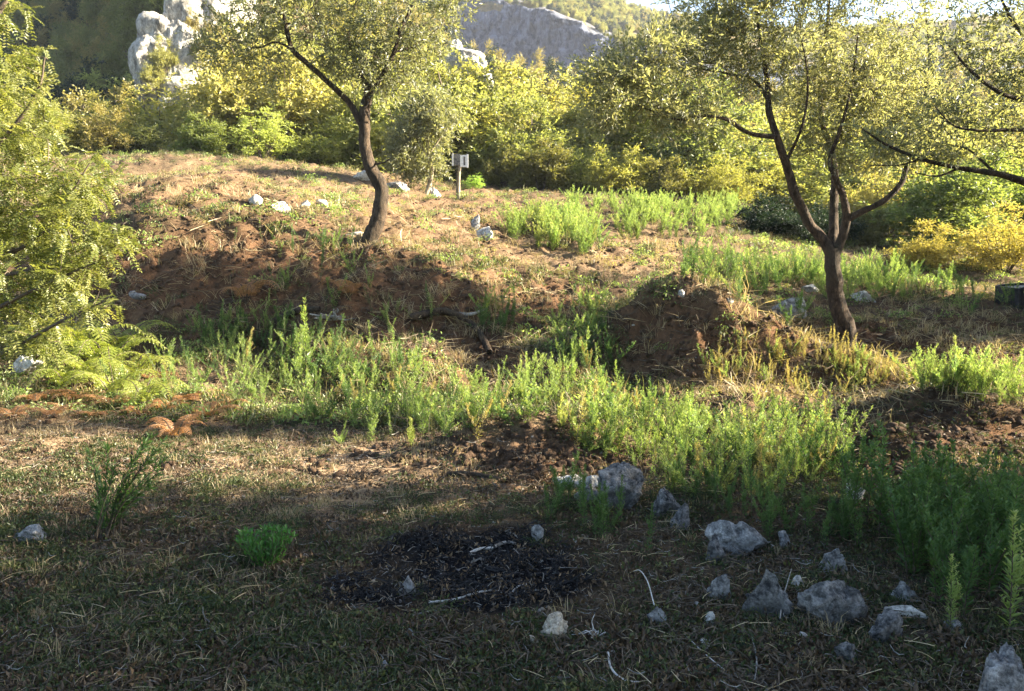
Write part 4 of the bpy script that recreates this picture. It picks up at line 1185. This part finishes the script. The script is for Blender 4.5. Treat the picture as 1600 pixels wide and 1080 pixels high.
# ------------------------------------------------------------------ sticks, roots, dead wood
def stick(uv, r0, r1, mat, label, name="stick", cat="stick", lift=.012, n=14, rough=.12, sides=6, arch=0.0, group=None):
    P = np.array([g1(*q) for q in uv])
    P[:, 2] += lift
    if arch: P[1:-1, 2] += arch
    Q = spline(P, n); org = Q[0].copy()
    V, f = tube(Q - org, np.linspace(r0, r1, n), sides, int(uv[0][0]), rough)
    g = Geo(); g.add(V, f)
    return tag(link(name, g.mesh(name, [mat]), None, org), label, cat, group)
stick([(670, 946), (710, 941), (745, 932), (772, 927), (785, 931)], .007, .005, M_WOOD_PALE, "long pale curved stick lying across the front of the burnt patch")
stick([(790, 936), (800, 930), (810, 921), (823, 918)], .0055, .004, M_WOOD_PALE, "short bleached stick bent upward at the right end of the long one")
stick([(734, 868), (750, 863), (770, 860)], .010, .008, M_WOOD_PALE, "thick pale stick in the upper middle of the burnt patch")
stick([(772, 859), (790, 851), (806, 853)], .012, .009, M_WOOD_GREY, "flaky grey wood piece at the top of the burnt patch")
stick([(645, 968), (670, 960), (700, 957)], .005, .003, M_WOOD_GREY, "thin grey stick at the lower left rim of the burnt patch")
stick([(736, 884), (752, 876)], .006, .005, M_WOOD_GREY, "stub of burnt wood under the thick pale stick")
stick([(850, 893), (880, 891), (915, 892)], .003, .002, M_WOOD_GREY, "thin straight twig on the right side of the burnt patch")
stick([(950, 1032), (955, 1058), (975, 1074), (1000, 1080)], .005, .003, M_WOOD_PALE, "curved pale twig at the bottom, right of the middle", lift=.03)
stick([(1022, 965), (1012, 935), (1000, 918), (990, 908)], .003, .002, M_WOOD_PALE, "thin dry stem rising over the light grey stone", lift=.05, arch=.03)
stick([(1218, 985), (1222, 955), (1230, 925), (1236, 905)], .004, .002, M_WOOD_GREY, "thin grey twig leaning on the dark pointed rock", lift=.05)
stick([(1175, 1005), (1182, 1040), (1178, 1078)], .004, .003, M_WOOD_GREY, "grey twig lying near the bottom below the pointed rock", lift=.02)
stick([(1070, 1000), (1100, 1030), (1135, 1058)], .003, .002, M_WOOD_PALE, "slender pale twig slanting down to the right near the bottom", lift=.02)
stick([(425, 520), (445, 506), (470, 502), (500, 500)], .05, .04, M_BARK, "dark bent log over the hollow at the foot of the bank", "log", "log", .10, 16)
stick([(640, 508), (690, 500), (728, 512), (752, 540), (765, 562)], .06, .05, M_BARK, "curved bare root along the rim of the eroded hollow", "root", "root", .08, 18)
stick([(700, 500), (735, 502), (760, 496)], .035, .02, M_WOOD_GREY, "grey root stub on top of the eroded hollow", "root", "root", .09)
stick([(700, 745), (740, 748), (830, 765), (850, 768)], .022, .016, M_BARK, "dark branch lying on the grass left of the white rubble", "branch", "branch", .02)
stick([(1325, 548), (1380, 556), (1420, 575)], .07, .02, M_BARK, "exposed root running down to the right from the forked tree", "root", "root", .03, rough=.2)
stick([(1300, 548), (1280, 556), (1262, 560)], .055, .02, M_BARK, "exposed root on the left foot of the forked tree", "root", "root", .03, rough=.2)
def tangle(u, v, n, size, mat, label, name, cat, rad, seed, flat=.6):
    r = np.random.default_rng(seed); b = g1(u, v); g = Geo()
    for k in range(n):
        a = rand_unit(1, r)[0] * size * r.uniform(.3, .6); a[2] = abs(a[2]) * flat
        e = a + rand_unit(1, r)[0] * size * [1, .6, .5]
        e[2] = abs(e[2])
        V, f = tube(spline([a * .3, a, (a + e) / 2 + rand_unit(1, r)[0] * size * .12, e], 9), np.linspace(rad, rad * .4, 9), 5, k, .15); g.add(V, f)
    return tag(link(name, g.mesh(name, [mat]), None, b), label, cat)
tangle(521, 500, 16, .24, M_WOOD_GREY, "grey tangled root stump in the shaded bank", "stump", "stump", .022, 3)
tangle(930, 1000, 9, .10, M_WOOD_PALE, "sprig of bare bleached twigs right of the cream-coloured block", "sprig", "dead twigs", .0028, 4, 1.2)
tangle(1215, 965, 7, .09, M_WOOD_GREY, "bare grey sprig in front of the dark pointed rock", "sprig", "dead twigs", .0024, 5, 1.2)

# ------------------------------------------------------------------ foreground shrubs
def bush_pair():
    # tall willow-leaved shrub with two bunches of stems
    b = g1(165, 842); r = np.random.default_rng(70)
    root = tag(empty("shrub", b), "knee-high willow-leaved shrub with two bunches of stems in the left foreground", "shrub")
    gs, gl = Geo(), Geo()
    kk = b[1] / F
    tips = [(140, 705), (152, 735), (168, 700), (180, 725), (160, 760), (200, 745), (215, 710), (228, 690), (240, 678), (256, 688), (262, 715), (250, 735), (235, 760), (245, 705), (205, 770), (150, 790)]
    for k, (u, v) in enumerate(tips):
        tip = at(u, v, b[1] + r.normal(0, .10)) - b; base = np.array([r.normal(0, .03), r.normal(0, .03), -.03])
        pts = spline([base, base * .5 + tip * np.array([.25, .3, .38]), tip * np.array([.62, .65, .72]), tip], 12)
        V, f = tube(pts, np.linspace(.006, .0015, 12), 5); gs.add(V, f)
        n = 75; t = np.sort(r.uniform(.22, 1, n)); fi = t * 11; i = np.minimum(fi.astype(int), 10); p = pts[i] + (pts[i + 1] - pts[i]) * (fi - i)[:, None]
        ax = norm(np.gradient(pts, axis=0))[i]
        d = norm(ax * .9 + rand_unit(n, r) * .75)
        V, f = leaf_quads(p, d, rand_unit(n, r) + [0, 0, .6], .055 * r.uniform(.6, 1.2, n), .0095); gl.add(V, f, 0, np.repeat(np.clip(r.normal(.42, .18, n), 0, 1), 4))
    link("stems", gs.mesh("stems", [M_TWIG]), root); link("foliage", gl.mesh("foliage", [L_WEED_DARK], False), root)
bush_pair()
def bright_bush():
    b = g1(417, 886); r = np.random.default_rng(71)
    root = tag(empty("bush", b), "low bright green bush with upright oblong leaves, left of the burnt patch", "bush")
    gs, gl = Geo(), Geo()
    for k in range(46):
        a = r.uniform(0, 2 * pi); q = r.random() ** .5
        tip = np.array([cos(a) * .18 * q, sin(a) * .16 * q, .14 + .115 * (1 - q * .45) * r.uniform(.7, 1.05)])
        base = tip * [.25, .25, 0] + [0, 0, -.02]
        pts = spline([base, base * .5 + tip * .5, tip], 7)
        V, f = tube(pts, np.linspace(.003, .0012, 7), 4); gs.add(V, f)
        n = 15; t = np.linspace(.2, 1, n); i = np.minimum((t * 6).astype(int), 5); p = pts[i]
        az = np.arange(n) * 2.4 + k
        d = np.stack([np.cos(az) * .7, np.sin(az) * .7, np.full(n, .9)], -1) + r.normal(0, .15, (n, 3))
        V, f = leaf_quads(p, d, r.normal(0, .4, (n, 3)) + [0, 0, 1], .048 * r.uniform(.7, 1.2, n), .014, .55); gl.add(V, f, 0, np.repeat(np.clip(r.normal(.5, .2, n), 0, 1), 4))
    link("stems", gs.mesh("stems", [M_TWIG]), root); link("foliage", gl.mesh("foliage", [L_BUSH], False), root)
bright_bush()

# ------------------------------------------------------------------ ferns
def fern_meshes(seed, n=8, ln=.55, mat=None):
    r = np.random.default_rng(seed); gs, gl = Geo(), Geo()
    for k in range(n):
        a = k / n * 2 * pi + r.normal(0, .25); L = ln * r.uniform(.7, 1.1)
        o = np.array([cos(a), sin(a), 0])
        pts = spline([[0, 0, -.02], o * L * .3 + [0, 0, L * .5], o * L * .7 + [0, 0, L * .62], o * L + [0, 0, L * .42]], 16)
        V, f = tube(pts, np.linspace(.005, .0015, 16), 4); gs.add(V, f)
        T = norm(np.gradient(pts, axis=0)); S = norm(np.cross(T, [0, 0, 1.]))
        m = 14
        for sg in (-1, 1):
            for q in range(3, 16):
                w = L * .30 * (1 - (q / 15.5)) ** .8 + .015
                c = pts[q]; dirp = norm(S[q] * sg + T[q] * .35)
                tt = np.linspace(.12, 1, 7)
                pp = c + dirp * w * tt[:, None] - np.array([0, 0, 1]) * (w * .25 * tt ** 2)[:, None]
                for s2 in (-1, 1):
                    d = norm(T[q] * s2 + dirp * .5)
                    V, f = leaf_quads(pp, np.tile(d, (7, 1)), np.tile(np.cross(T[q], dirp), (7, 1)) + r.normal(0, .25, (7, 3)), w * .27 * (1.1 - .6 * tt), w * .10 + .004)
                    gl.add(V, f, 0, np.repeat(np.clip(r.normal(.5, .15, 7), 0, 1), 4))
    return gs.mesh("fern_stalks", [M_TWIG]), gl.mesh("fern_fronds", [mat], False)
FG = [fern_meshes(80, 8, .55, L_FERN), fern_meshes(81, 7, .6, L_FERN)]
FR = [fern_meshes(82, 8, .45, L_RUST), fern_meshes(83, 7, .5, L_RUST)]
for k, (u, v, s) in enumerate([(95, 585, 1.25), (135, 568, 1.3), (170, 590, 1.4), (110, 620, 1.0), (195, 560, 1.3), (150, 610, 1.1), (75, 555, 1.1), (210, 605, 1.0), (225, 640, .9), (180, 630, 1.0)]):
    put_shrub("fern", FG[k % 2], g1(u, v), s, k * 1.3, "yellow-green fern in the sunlit patch below the left-hand tree", "fern", "yellow ferns below the left-hand tree", parts=("stalks", "fronds"))
for k, (u, v, s) in enumerate([(60, 632, .8), (105, 645, .6), (215, 652, .55), (262, 645, .7), (325, 655, .75), (350, 640, .6), (150, 655, .5), (240, 600, .8), (20, 655, .6), (180, 640, .8), (295, 635, .8), (85, 655, .6), (120, 630, .7)]):
    put_shrub("fern", FR[k % 2], g1(u, v), s, k * 1.9, "rust-brown withered fern along the front of the weeds on the left", "fern", "withered ferns on the left", sz=s * .6, parts=("stalks", "fronds"))
for (u, v, s, lab) in [(385, 478, 1.2, "rust-orange withered fern on the shaded bank"), (545, 470, 1.0, "reddish withered fern above the grey root stump"), (275, 690, .7, "red-brown withered fern lowest on the left, behind the tall foreground shrub")]:
    put_shrub("fern", FR[0], g1(u, v), s, u * .1, lab, "fern", None, parts=("stalks", "fronds"))

# ------------------------------------------------------------------ tall weeds
WV = [make_weed(900 + k, (.75, .8, .7, .75, .6, .65, .7, .5, .75, .6)[k], (1, 1, 2, 3, 3, 4, 2, 5, 1, 6)[k], (.075, .06, .08, .07, .085, .06, .075, .07, .055, .06)[k], (1, .8, 1, 1, 1.1, .8, .7, 1, .6, .9)[k], (.012, .010, .014, .011, .015, .010, .012, .013, .009, .011)[k], (.08, .2, .15, .12, .2, .25, .3, .3, .22, .28)[k]) for k in range(10)]
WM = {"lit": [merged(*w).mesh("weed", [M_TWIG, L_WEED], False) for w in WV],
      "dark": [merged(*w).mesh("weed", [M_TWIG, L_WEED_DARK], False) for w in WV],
      "dry": [merged(*w).mesh("weed", [M_TWIG, L_WEED_DRY], False) for w in WV[:4]]}
SOFT = [make_weed(940 + k, .62, 7, .06, .9, .012, .22) for k in range(2)]
WM["soft"] = [merged(*w).mesh("weed", [M_TWIG, L_WEED], False) for w in SOFT]

def pick_points(zones, n):
    """random ground points whose density follows soft patches of the photograph's ground"""
    out = []
    while len(out) < n:
        zs = np.array([z[2] * z[3] * z[4] for z in zones], float)
        z = zones[rng.choice(len(zones), p=zs / zs.sum())]
        a, q = rng.uniform(0, 2 * pi), rng.random() ** .5
        out.append((z[0] + cos(a) * q * z[2], z[1] + sin(a) * q * z[3]))
    return np.array(out)

BAND = [(480, 625, 120, 40, 1.0), (330, 595, 90, 45, .7), (650, 645, 120, 45, 1.2), (870, 640, 110, 35, 1.2), (915, 595, 50, 45, 1.1), (1000, 690, 110, 40, 1.4), (1130, 745, 140, 40, 1.3), (1230, 720, 90, 30, 1.0), (905, 520, 45, 45, 1.5), (940, 490, 30, 20, .8),
        (250, 620, 70, 35, .5), (1270, 740, 80, 30, .8), (1090, 690, 90, 22, 1.0), (1230, 690, 90, 22, 1.0), (1320, 735, 45, 25, .8), (780, 640, 60, 30, .8), (420, 600, 60, 30, .7), (700, 690, 70, 22, .5), (560, 690, 50, 20, .5), (1000, 665, 50, 15, .7)]
BANKG = [(340, 530, 60, 20, 1.0), (400, 540, 60, 20, 1.2), (490, 570, 70, 25, 1.2), (600, 590, 60, 25, 1.0), (780, 510, 40, 25, 1.4), (500, 460, 80, 40, .25), (620, 500, 60, 40, .3), (450, 400, 120, 25, .25), (930, 560, 40, 40, .8)]
SLOPE = [(1300, 440, 130, 16, 1.3), (1230, 430, 70, 25, 1.0), (1120, 425, 60, 25, .8), (1350, 455, 80, 25, 1.0), (1440, 460, 80, 14, .6), (1560, 490, 60, 12, .5), (1160, 465, 40, 20, .6), (1235, 500, 40, 20, .3)]
HEAP = [(1250, 590, 150, 40, 1.0), (1170, 570, 60, 30, .35), (1370, 595, 60, 22, 1.2)]
RIGHT = [(1480, 612, 45, 14, 1.3), (1555, 622, 55, 16, 1.3), (1445, 605, 20, 20, 1.0)]
SOFTZ = [(820, 368, 30, 12, 1.0), (890, 365, 45, 14, 1.2), (930, 400, 25, 10, .8), (860, 385, 25, 10, .7), (1000, 350, 25, 12, .7), (1060, 338, 70, 10, 1.0), (1150, 345, 50, 18, .8), (950, 330, 60, 8, .8), (1040, 360, 90, 18, .4), (770, 365, 20, 12, .5)]

LAB = {"band": ("bright green feathery weed in the sunlit band across the middle", "sunlit weeds across the middle"),
       "bank": ("deep green weed at the foot of the shaded bank", "shaded weeds along the bank"),
       "slope": ("pale green weed in the grassy hollow round the forked tree", "weeds round the forked tree"),
       "heap": ("yellowing weed spire on the sunlit flank of the earth heap", "dry weeds on the earth heap"),
       "right": ("bright green weed behind the dark heap at the right", "weeds behind the dark heap"),
       "soft": ("soft bushy light green weed on the upper slope below the hedge", "soft green weeds on the upper slope")}
def weed_at(p, mesh, s, label, group, col=None, tilt=.12, sz=1.0):
    o = link("weed", mesh, None, p)
    o.scale = (s, s, s * sz); o.rotation_euler = (rng.normal(0, tilt), rng.normal(0, tilt), rng.random() * 6.28)
    if col is not None: o.color = (*col, 1)
    return tag(o, label, "weed", group)

def spread(key, zones, n_ind, n_stuff, kinds, smin, smax):
    uv = pick_points(zones, n_ind + n_stuff)
    P = ground(uv[:, 0], uv[:, 1])
    order = np.argsort(P[:, 1]); ind = set(rng.permutation(order[:max(n_ind * 2, 1)])[:n_ind].tolist())
    lab, grp = LAB[key]
    for i in sorted(ind):
        kk = kinds[rng.integers(len(kinds))]
        b = rng.uniform(.7, 1.2)
        weed_at(P[i], WM[kk][rng.integers(len(WM[kk]))], rng.uniform(smin, smax), lab, grp, (b * rng.uniform(.85, 1.2), b, b * rng.uniform(.8, 1.2)))
    rest = [i for i in range(len(P)) if i not in ind]
    return P[rest], kinds, smin, smax

stuffs = []
stuffs.append(spread("band", BAND, 92, 470, ["lit"] * 10 + ["dark", "dark", "dry"], .30, .72))
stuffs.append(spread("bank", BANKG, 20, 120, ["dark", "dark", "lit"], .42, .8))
stuffs.append(spread("slope", SLOPE, 20, 260, ["lit", "dark"], .45, .9))
stuffs.append(spread("heap", HEAP, 20, 180, ["dry", "dry", "lit"], .2, .45))
stuffs.append(spread("right", RIGHT, 22, 70, ["lit"], .38, .72))
stuffs.append(spread("soft", SOFTZ, 36, 130, ["soft"], .75, 1.15))
allm = [(kk, j) for kk in ("lit", "dark", "dry", "soft") for j in range(len(WM[kk]))]
srcs = [src("weed", WM[kk][j]) for kk, j in allm]
P, I, S = [], [], []
for p, kinds, a, b in stuffs:
    for q in p:
        kk = kinds[rng.integers(len(kinds))]; js = [i for i, (x, _) in enumerate(allm) if x == kk]
        P.append(q); I.append(js[rng.integers(len(js))]); S.append(rng.uniform(a, b))
P = np.array(P)
# joined pick index: the join may list its inputs in either order, so each kind keeps its own object
for kk in ("lit", "dark", "dry", "soft"):
    sel = [i for i in range(len(P)) if allm[I[i]][0] == kk]
    ss = [s for s, (x, _) in zip(srcs, allm) if x == kk]
    scatter({"lit": "green_weeds", "dark": "dark_weeds", "dry": "dry_weeds", "soft": "soft_weeds"}[kk], P[sel], rots(len(sel), .17), [S[i] for i in sel], rng.integers(0, len(ss), len(sel)), ss,
            {"lit": "bright green undergrowth of feathery weeds", "dark": "deep green undergrowth of weeds", "dry": "yellowing weeds on the heap", "soft": "light green low weeds on the upper slope"}[kk])

# tall spire left of the middle
weed_at(g1(480, 590), WM["lit"][0], 1.28, "tallest single weed spire, standing up against the dark hollow left of the middle", None, (1.1, 1.05, .9), .01)

# weeds of the right foreground: nearest, each with its stem and its leaves
NW = [make_weed(960 + k, .75, (1, 2, 2, 3)[k], .08, 1.15, .014, .12) for k in range(4)]
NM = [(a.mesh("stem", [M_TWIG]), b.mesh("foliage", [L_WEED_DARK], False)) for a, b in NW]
NL = [(a, b.mesh("foliage", [L_WEED], False)) for (a, _), (_, b) in zip(NM, NW)]  # same weeds in a brighter leaf colour that stands in for sunlight
uv = pick_points([(1510, 900, 90, 70, 1.0), (1445, 860, 60, 50, 1.0), (1570, 860, 40, 60, 1.0), (1400, 835, 45, 30, .6), (1520, 955, 60, 20, .4), (1350, 855, 40, 30, .3)], 56)
for k, q in enumerate(sorted(map(tuple, uv), key=lambda q: q[1])):
    put_shrub("weed", NM[k % 4], g1(*q), rng.uniform(.55, .9), k * 2.2, "tall dark green weed in the shaded thicket of the right foreground", "weed", "shaded weeds of the right foreground")
for u, v, s, lab in [(1482, 985, .50, "small weed painted as lit at the front left foot of the right-hand thicket"), (1572, 990, .78, "leafy weed painted as lit at the front of the thicket, close to the right edge")]:
    put_shrub("weed", NL[1], g1(u, v), s, 1.0, lab, "weed")
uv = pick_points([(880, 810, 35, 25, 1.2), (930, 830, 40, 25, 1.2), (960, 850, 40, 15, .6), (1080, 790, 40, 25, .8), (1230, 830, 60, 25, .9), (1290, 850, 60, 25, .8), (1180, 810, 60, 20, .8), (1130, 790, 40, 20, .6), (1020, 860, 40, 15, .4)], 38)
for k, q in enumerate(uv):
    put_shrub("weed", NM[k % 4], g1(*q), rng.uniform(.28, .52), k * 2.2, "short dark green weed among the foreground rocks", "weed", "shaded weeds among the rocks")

# ------------------------------------------------------------------ grass, creeping plants, clods, litter
def tuft(seed, n, h, w, lean, mat, spread_=.04, curl=.5):
    r = np.random.default_rng(seed); g = Geo()
    for k in range(n):
        a = r.uniform(0, 2 * pi); o = np.array([cos(a), sin(a), 0]); s = np.array([-sin(a), cos(a), 0])
        L = h * r.uniform(.5, 1.2); ln = lean * r.uniform(.3, 1.3)
        b = np.array([r.normal(0, spread_), r.normal(0, spread_), -.01])
        p1 = b + o * L * ln * .4 + [0, 0, L * .55]; p2 = b + o * L * ln * (1 + curl * .3) + [0, 0, L * (1 - .45 * ln)]
        V = np.array([b + s * w * .5, b - s * w * .5, p1 - s * w * .4, p1 + s * w * .4, p2])
        tn = np.clip(r.normal(.5, .25), 0, 1)
        g.add(V[:4], [[0, 1, 2, 3]], 0, tn); g.add(V[[3, 2, 4]], [[0, 1, 2]], 0, tn)
    return g.mesh("tuft", [mat], False)
def creeper(seed, n, rad, mat, L=.022, W=.012, hh=.05):
    r = np.random.default_rng(seed); g = Geo()
    a = r.uniform(0, 2 * pi, n); q = r.random(n) ** .6 * rad
    P = np.stack([np.cos(a) * q, np.sin(a) * q, r.random(n) * hh * (1 - q / rad * .6)], -1)
    V, f = leaf_quads(P, rand_unit(n, r) + [0, 0, .4], rand_unit(n, r) + [0, 0, 1], L * r.uniform(.6, 1.3, n), W)
    g.add(V, f, 0, np.repeat(np.clip(r.normal(.45, .22, n), 0, 1), 4))
    return g.mesh("creeper", [mat], False)
def litter(seed, n, rad, mat, ln=.08, w=.004):
    r = np.random.default_rng(seed); g = Geo()
    for k in range(n):
        a = r.uniform(0, 2 * pi); c = np.array([r.normal(0, rad), r.normal(0, rad), r.uniform(.003, .03)]); d = np.array([cos(a), sin(a), r.normal(0, .25)]) * ln * r.uniform(.4, 1.3)
        V, f = tube(spline([c - d / 2, c + r.normal(0, .006, 3), c + d / 2], 4), [w * .5, w * .5, w * .45, w * .3], 3); g.add(V, f, 0, np.clip(r.normal(.5, .3), 0, 1))
    return g.mesh("litter", [mat], False)
def clod(seed, mat):
    return rock_mesh("clod", (1, 1, .75), seed, mat, 6, .2, 2)

T_DRY = [src("dry", tuft(1, 16, .10, .0035, .8, L_GRASS_DRY)), src("dry", tuft(2, 14, .15, .0035, .6, L_GRASS_DRY)), src("dry", tuft(3, 20, .06, .004, 1.1, L_GRASS_DRY, .06))]
T_GREEN = [src("green", tuft(4, 16, .07, .0035, .9, L_GRASS_GREEN)), src("green", creeper(5, 60, .09, L_GRASS_GREEN)), src("green", creeper(6, 70, .09, L_GRASS_DARK, .024, .010, .05)), src("green", creeper(61, 60, .10, L_GRASS_DARK, .03, .008, .06))]
T_DRYBIG = [src("dry", tuft(7, 20, .24, .007, .6, L_GRASS_DRY, .09)), src("dry", tuft(8, 22, .16, .008, .9, L_GRASS_DRY, .12)), src("dry", creeper(12, 60, .18, L_WEED_DRY, .05, .022, .13))]
T_GREENBIG = [src("green", tuft(9, 20, .20, .009, .6, L_GRASS_GREEN, .1)), src("green", creeper(10, 70, .2, L_GRASS_GREEN, .05, .025, .13)), src("green", creeper(11, 60, .2, L_WEED, .05, .022, .16))]
T_LIT = [src("litter", litter(13, 3, .05, M_WOOD_GREY, .06, .003)), src("litter", litter(14, 14, .06, M_TWIG, .09, .004)), src("litter", litter(15, 5, .06, L_GRASS_DRY, .07, .003)), src("litter", litter(16, 12, .06, M_TWIG, .05, .005))]
T_LEAF = [src("leaf", creeper(62, 26, .10, L_LITTER, .03, .014, .012)), src("leaf", creeper(63, 34, .12, L_LITTER, .022, .010, .02)), src("leaf", creeper(64, 20, .10, L_GRASS_DARK, .02, .012, .02))]
T_CLOD = [src("clod", clod(s, M_SOIL)) for s in (16, 17, 18)]
T_PEB = [src("pebble", rock_mesh("pebble", (1, .8, .6), s, mt, 6, .12, 2)) for s, mt in ((19, M_ROCK), (20, M_ROCK_WHITE), (21, M_ROCK_CREAM))]
T_CHAR = [src("char", creeper(65, 22, .08, L_LITTER, .022, .008, .012)), src("char", rock_mesh("ash", (.022, .018, .006), 29, M_ROCK_DARK, 5, .2, 2)), src("char", rock_mesh("char", (.02, .016, .012), 22, M_CHAR, 6, .2, 2)), src("char", litter(23, 10, .04, M_CHAR, .06, .006)), src("char", litter(24, 2, .04, M_WOOD_GREY, .035, .003))]

def field(n, y0, y1, p=1.0):
    Y = y0 * (y1 / y0) ** (rng.random(n) ** p)
    X = (rng.random(n) * 2 - 1) * (.70 * Y + .3)
    return X, Y
def lay(name, n, y0, y1, keepf, srcs_, smin, smax, label, tilt=.2, dz=0.0, p=1.0, patchy=False):
    X, Y = field(n, y0, y1, p)
    b, s, d = mask_at(burn, X, Y), mask_at(soil, X, Y), mask_at(dry, X, Y)
    nn = fbm(xy3(X, Y, .9, 7.), 3)
    pat = np.clip((fbm(xy3(X, Y, 2.6, 11.), 3, .6) + .22) * 3.2, .06, 1)      # bare patches
    if patchy: d0 = keepf(b, s, d, nn, Y) * pat
    else: d0 = keepf(b, s, d, nn, Y)
    k = rng.random(n) < d0
    P = on(X[k], Y[k]); P[:, 2] += dz
    scatter(name, P, rots(len(P), tilt), smin * (smax / smin) ** rng.random(len(P)), rng.integers(0, len(srcs_), len(P)), srcs_, label)
lay("dry_grass", 26000, 2.7, 9.5, lambda b, s, d, n, Y: np.clip((.02 + d * .55) * (1 - b * 1.6) * (1 - s * .6), 0, 1), T_DRY, .4, 1.0, "short dry grass on the foreground lawn", patchy=True)
lay("green_grass", 38000, 2.7, 10, lambda b, s, d, n, Y: np.clip((.5 - d * .45 + n * .9) * (1 - b * 1.6) * (1 - s * .7), 0, 1), T_GREEN, .45, 1.2, "low green grass and creeping weeds on the foreground lawn", patchy=True)
lay("slope_dry_grass", 17000, 9, 30, lambda b, s, d, n, Y: np.clip((.35 + d * .7 + n * .3) * (1 - s * .8), 0, 1), T_DRYBIG, .35, .95, "dry grass over the banks and the upper slope", patchy=True)
lay("slope_green_grass", 16000, 8, 31, lambda b, s, d, n, Y: np.clip((.45 - d * .38 + n * .8) * (1 - s * .8), 0, 1), T_GREENBIG, .5, 1.25, "patchy green ground plants over the slope")
lay("leaf_litter", 22000, 2.7, 11, lambda b, s, d, n, Y: np.clip(.7 + .5 * n - b * .9 - d * .4, 0, 1), T_LEAF, .6, 1.4, "dead leaves and crumbs of plant litter on the foreground soil", .15)
lay("twig_litter", 9000, 2.7, 9, lambda b, s, d, n, Y: np.clip(.4 - b * .5, .015, 1) + 0 * n, T_LIT, .6, 1.5, "dry twigs and straw lying on the ground", .1)
lay("soil_clods", 60000, 6, 28, lambda b, s, d, n, Y: np.clip(s * 1.0 + .10 + n * .1, 0, 1), T_CLOD, .015, .10, "clods of reddish earth on the banks and heaps", .5)
lay("pebbles", 5000, 2.7, 12, lambda b, s, d, n, Y: .35 + .2 * (n > .1), T_PEB, .008, .045, "small pale stones scattered over the ground", .4, -.002)
lay("char_bits", 26000, 2.9, 6.2, lambda b, s, d, n, Y: np.clip(b * .9 - .2, 0, 1), T_CHAR, .5, 1.6, "charred crumbs and ash in the burnt patch", .5)
T_ROOT = [src("root", litter(31, 9, .12, M_TWIG, .22, .009)), src("root", litter(32, 10, .14, L_GRASS_DRY, .2, .008)), src("root", tuft(33, 18, .22, .008, 1.3, L_GRASS_DRY, .08, 1.2))]
lay("bank_roots", 14000, 7.5, 18, lambda b, s, d, n, Y: np.clip(s * .55 + .03, 0, 1), T_ROOT, .5, 1.3, "fine roots and dead stalks lying over the bare earth", .35)
# grass grown up round the stones
P = []
for (u, vb, w, h, *_x) in ROCKS:
    if vb < 700: continue
    b = g1(u, vb); W = w * b[1] / F
    n = int(6 + W * 60)
    a = rng.uniform(0, 2 * pi, n); q = rng.uniform(.85, 1.35, n)
    P.append(on(b[0] + np.cos(a) * W * .52 * q, b[1] + W * .3 + np.sin(a) * W * .42 * q))
P = np.concatenate(P)
scatter("stone_grass", P, rots(len(P), .2), rng.uniform(.35, .85, len(P)), rng.integers(0, 4, len(P)), [T_GREEN[0], T_GREEN[2], T_DRY[0], T_GREEN[3]], "short grass and creeping plants grown up round the stones")
for k, (u, v) in enumerate([(700, 905), (742, 918), (690, 880), (812, 880), (850, 905), (775, 895), (720, 850)]):
    a = rng.uniform(-1, 1)
    stick([(u - 16, v + 5 * a), (u, v - 2), (u + 14, v - 5 * a)], .010, .006, M_CHAR, "short charred branch end in the burnt patch", lift=.016, group="charred branch ends")
# ------------------------------------------------------------------ end
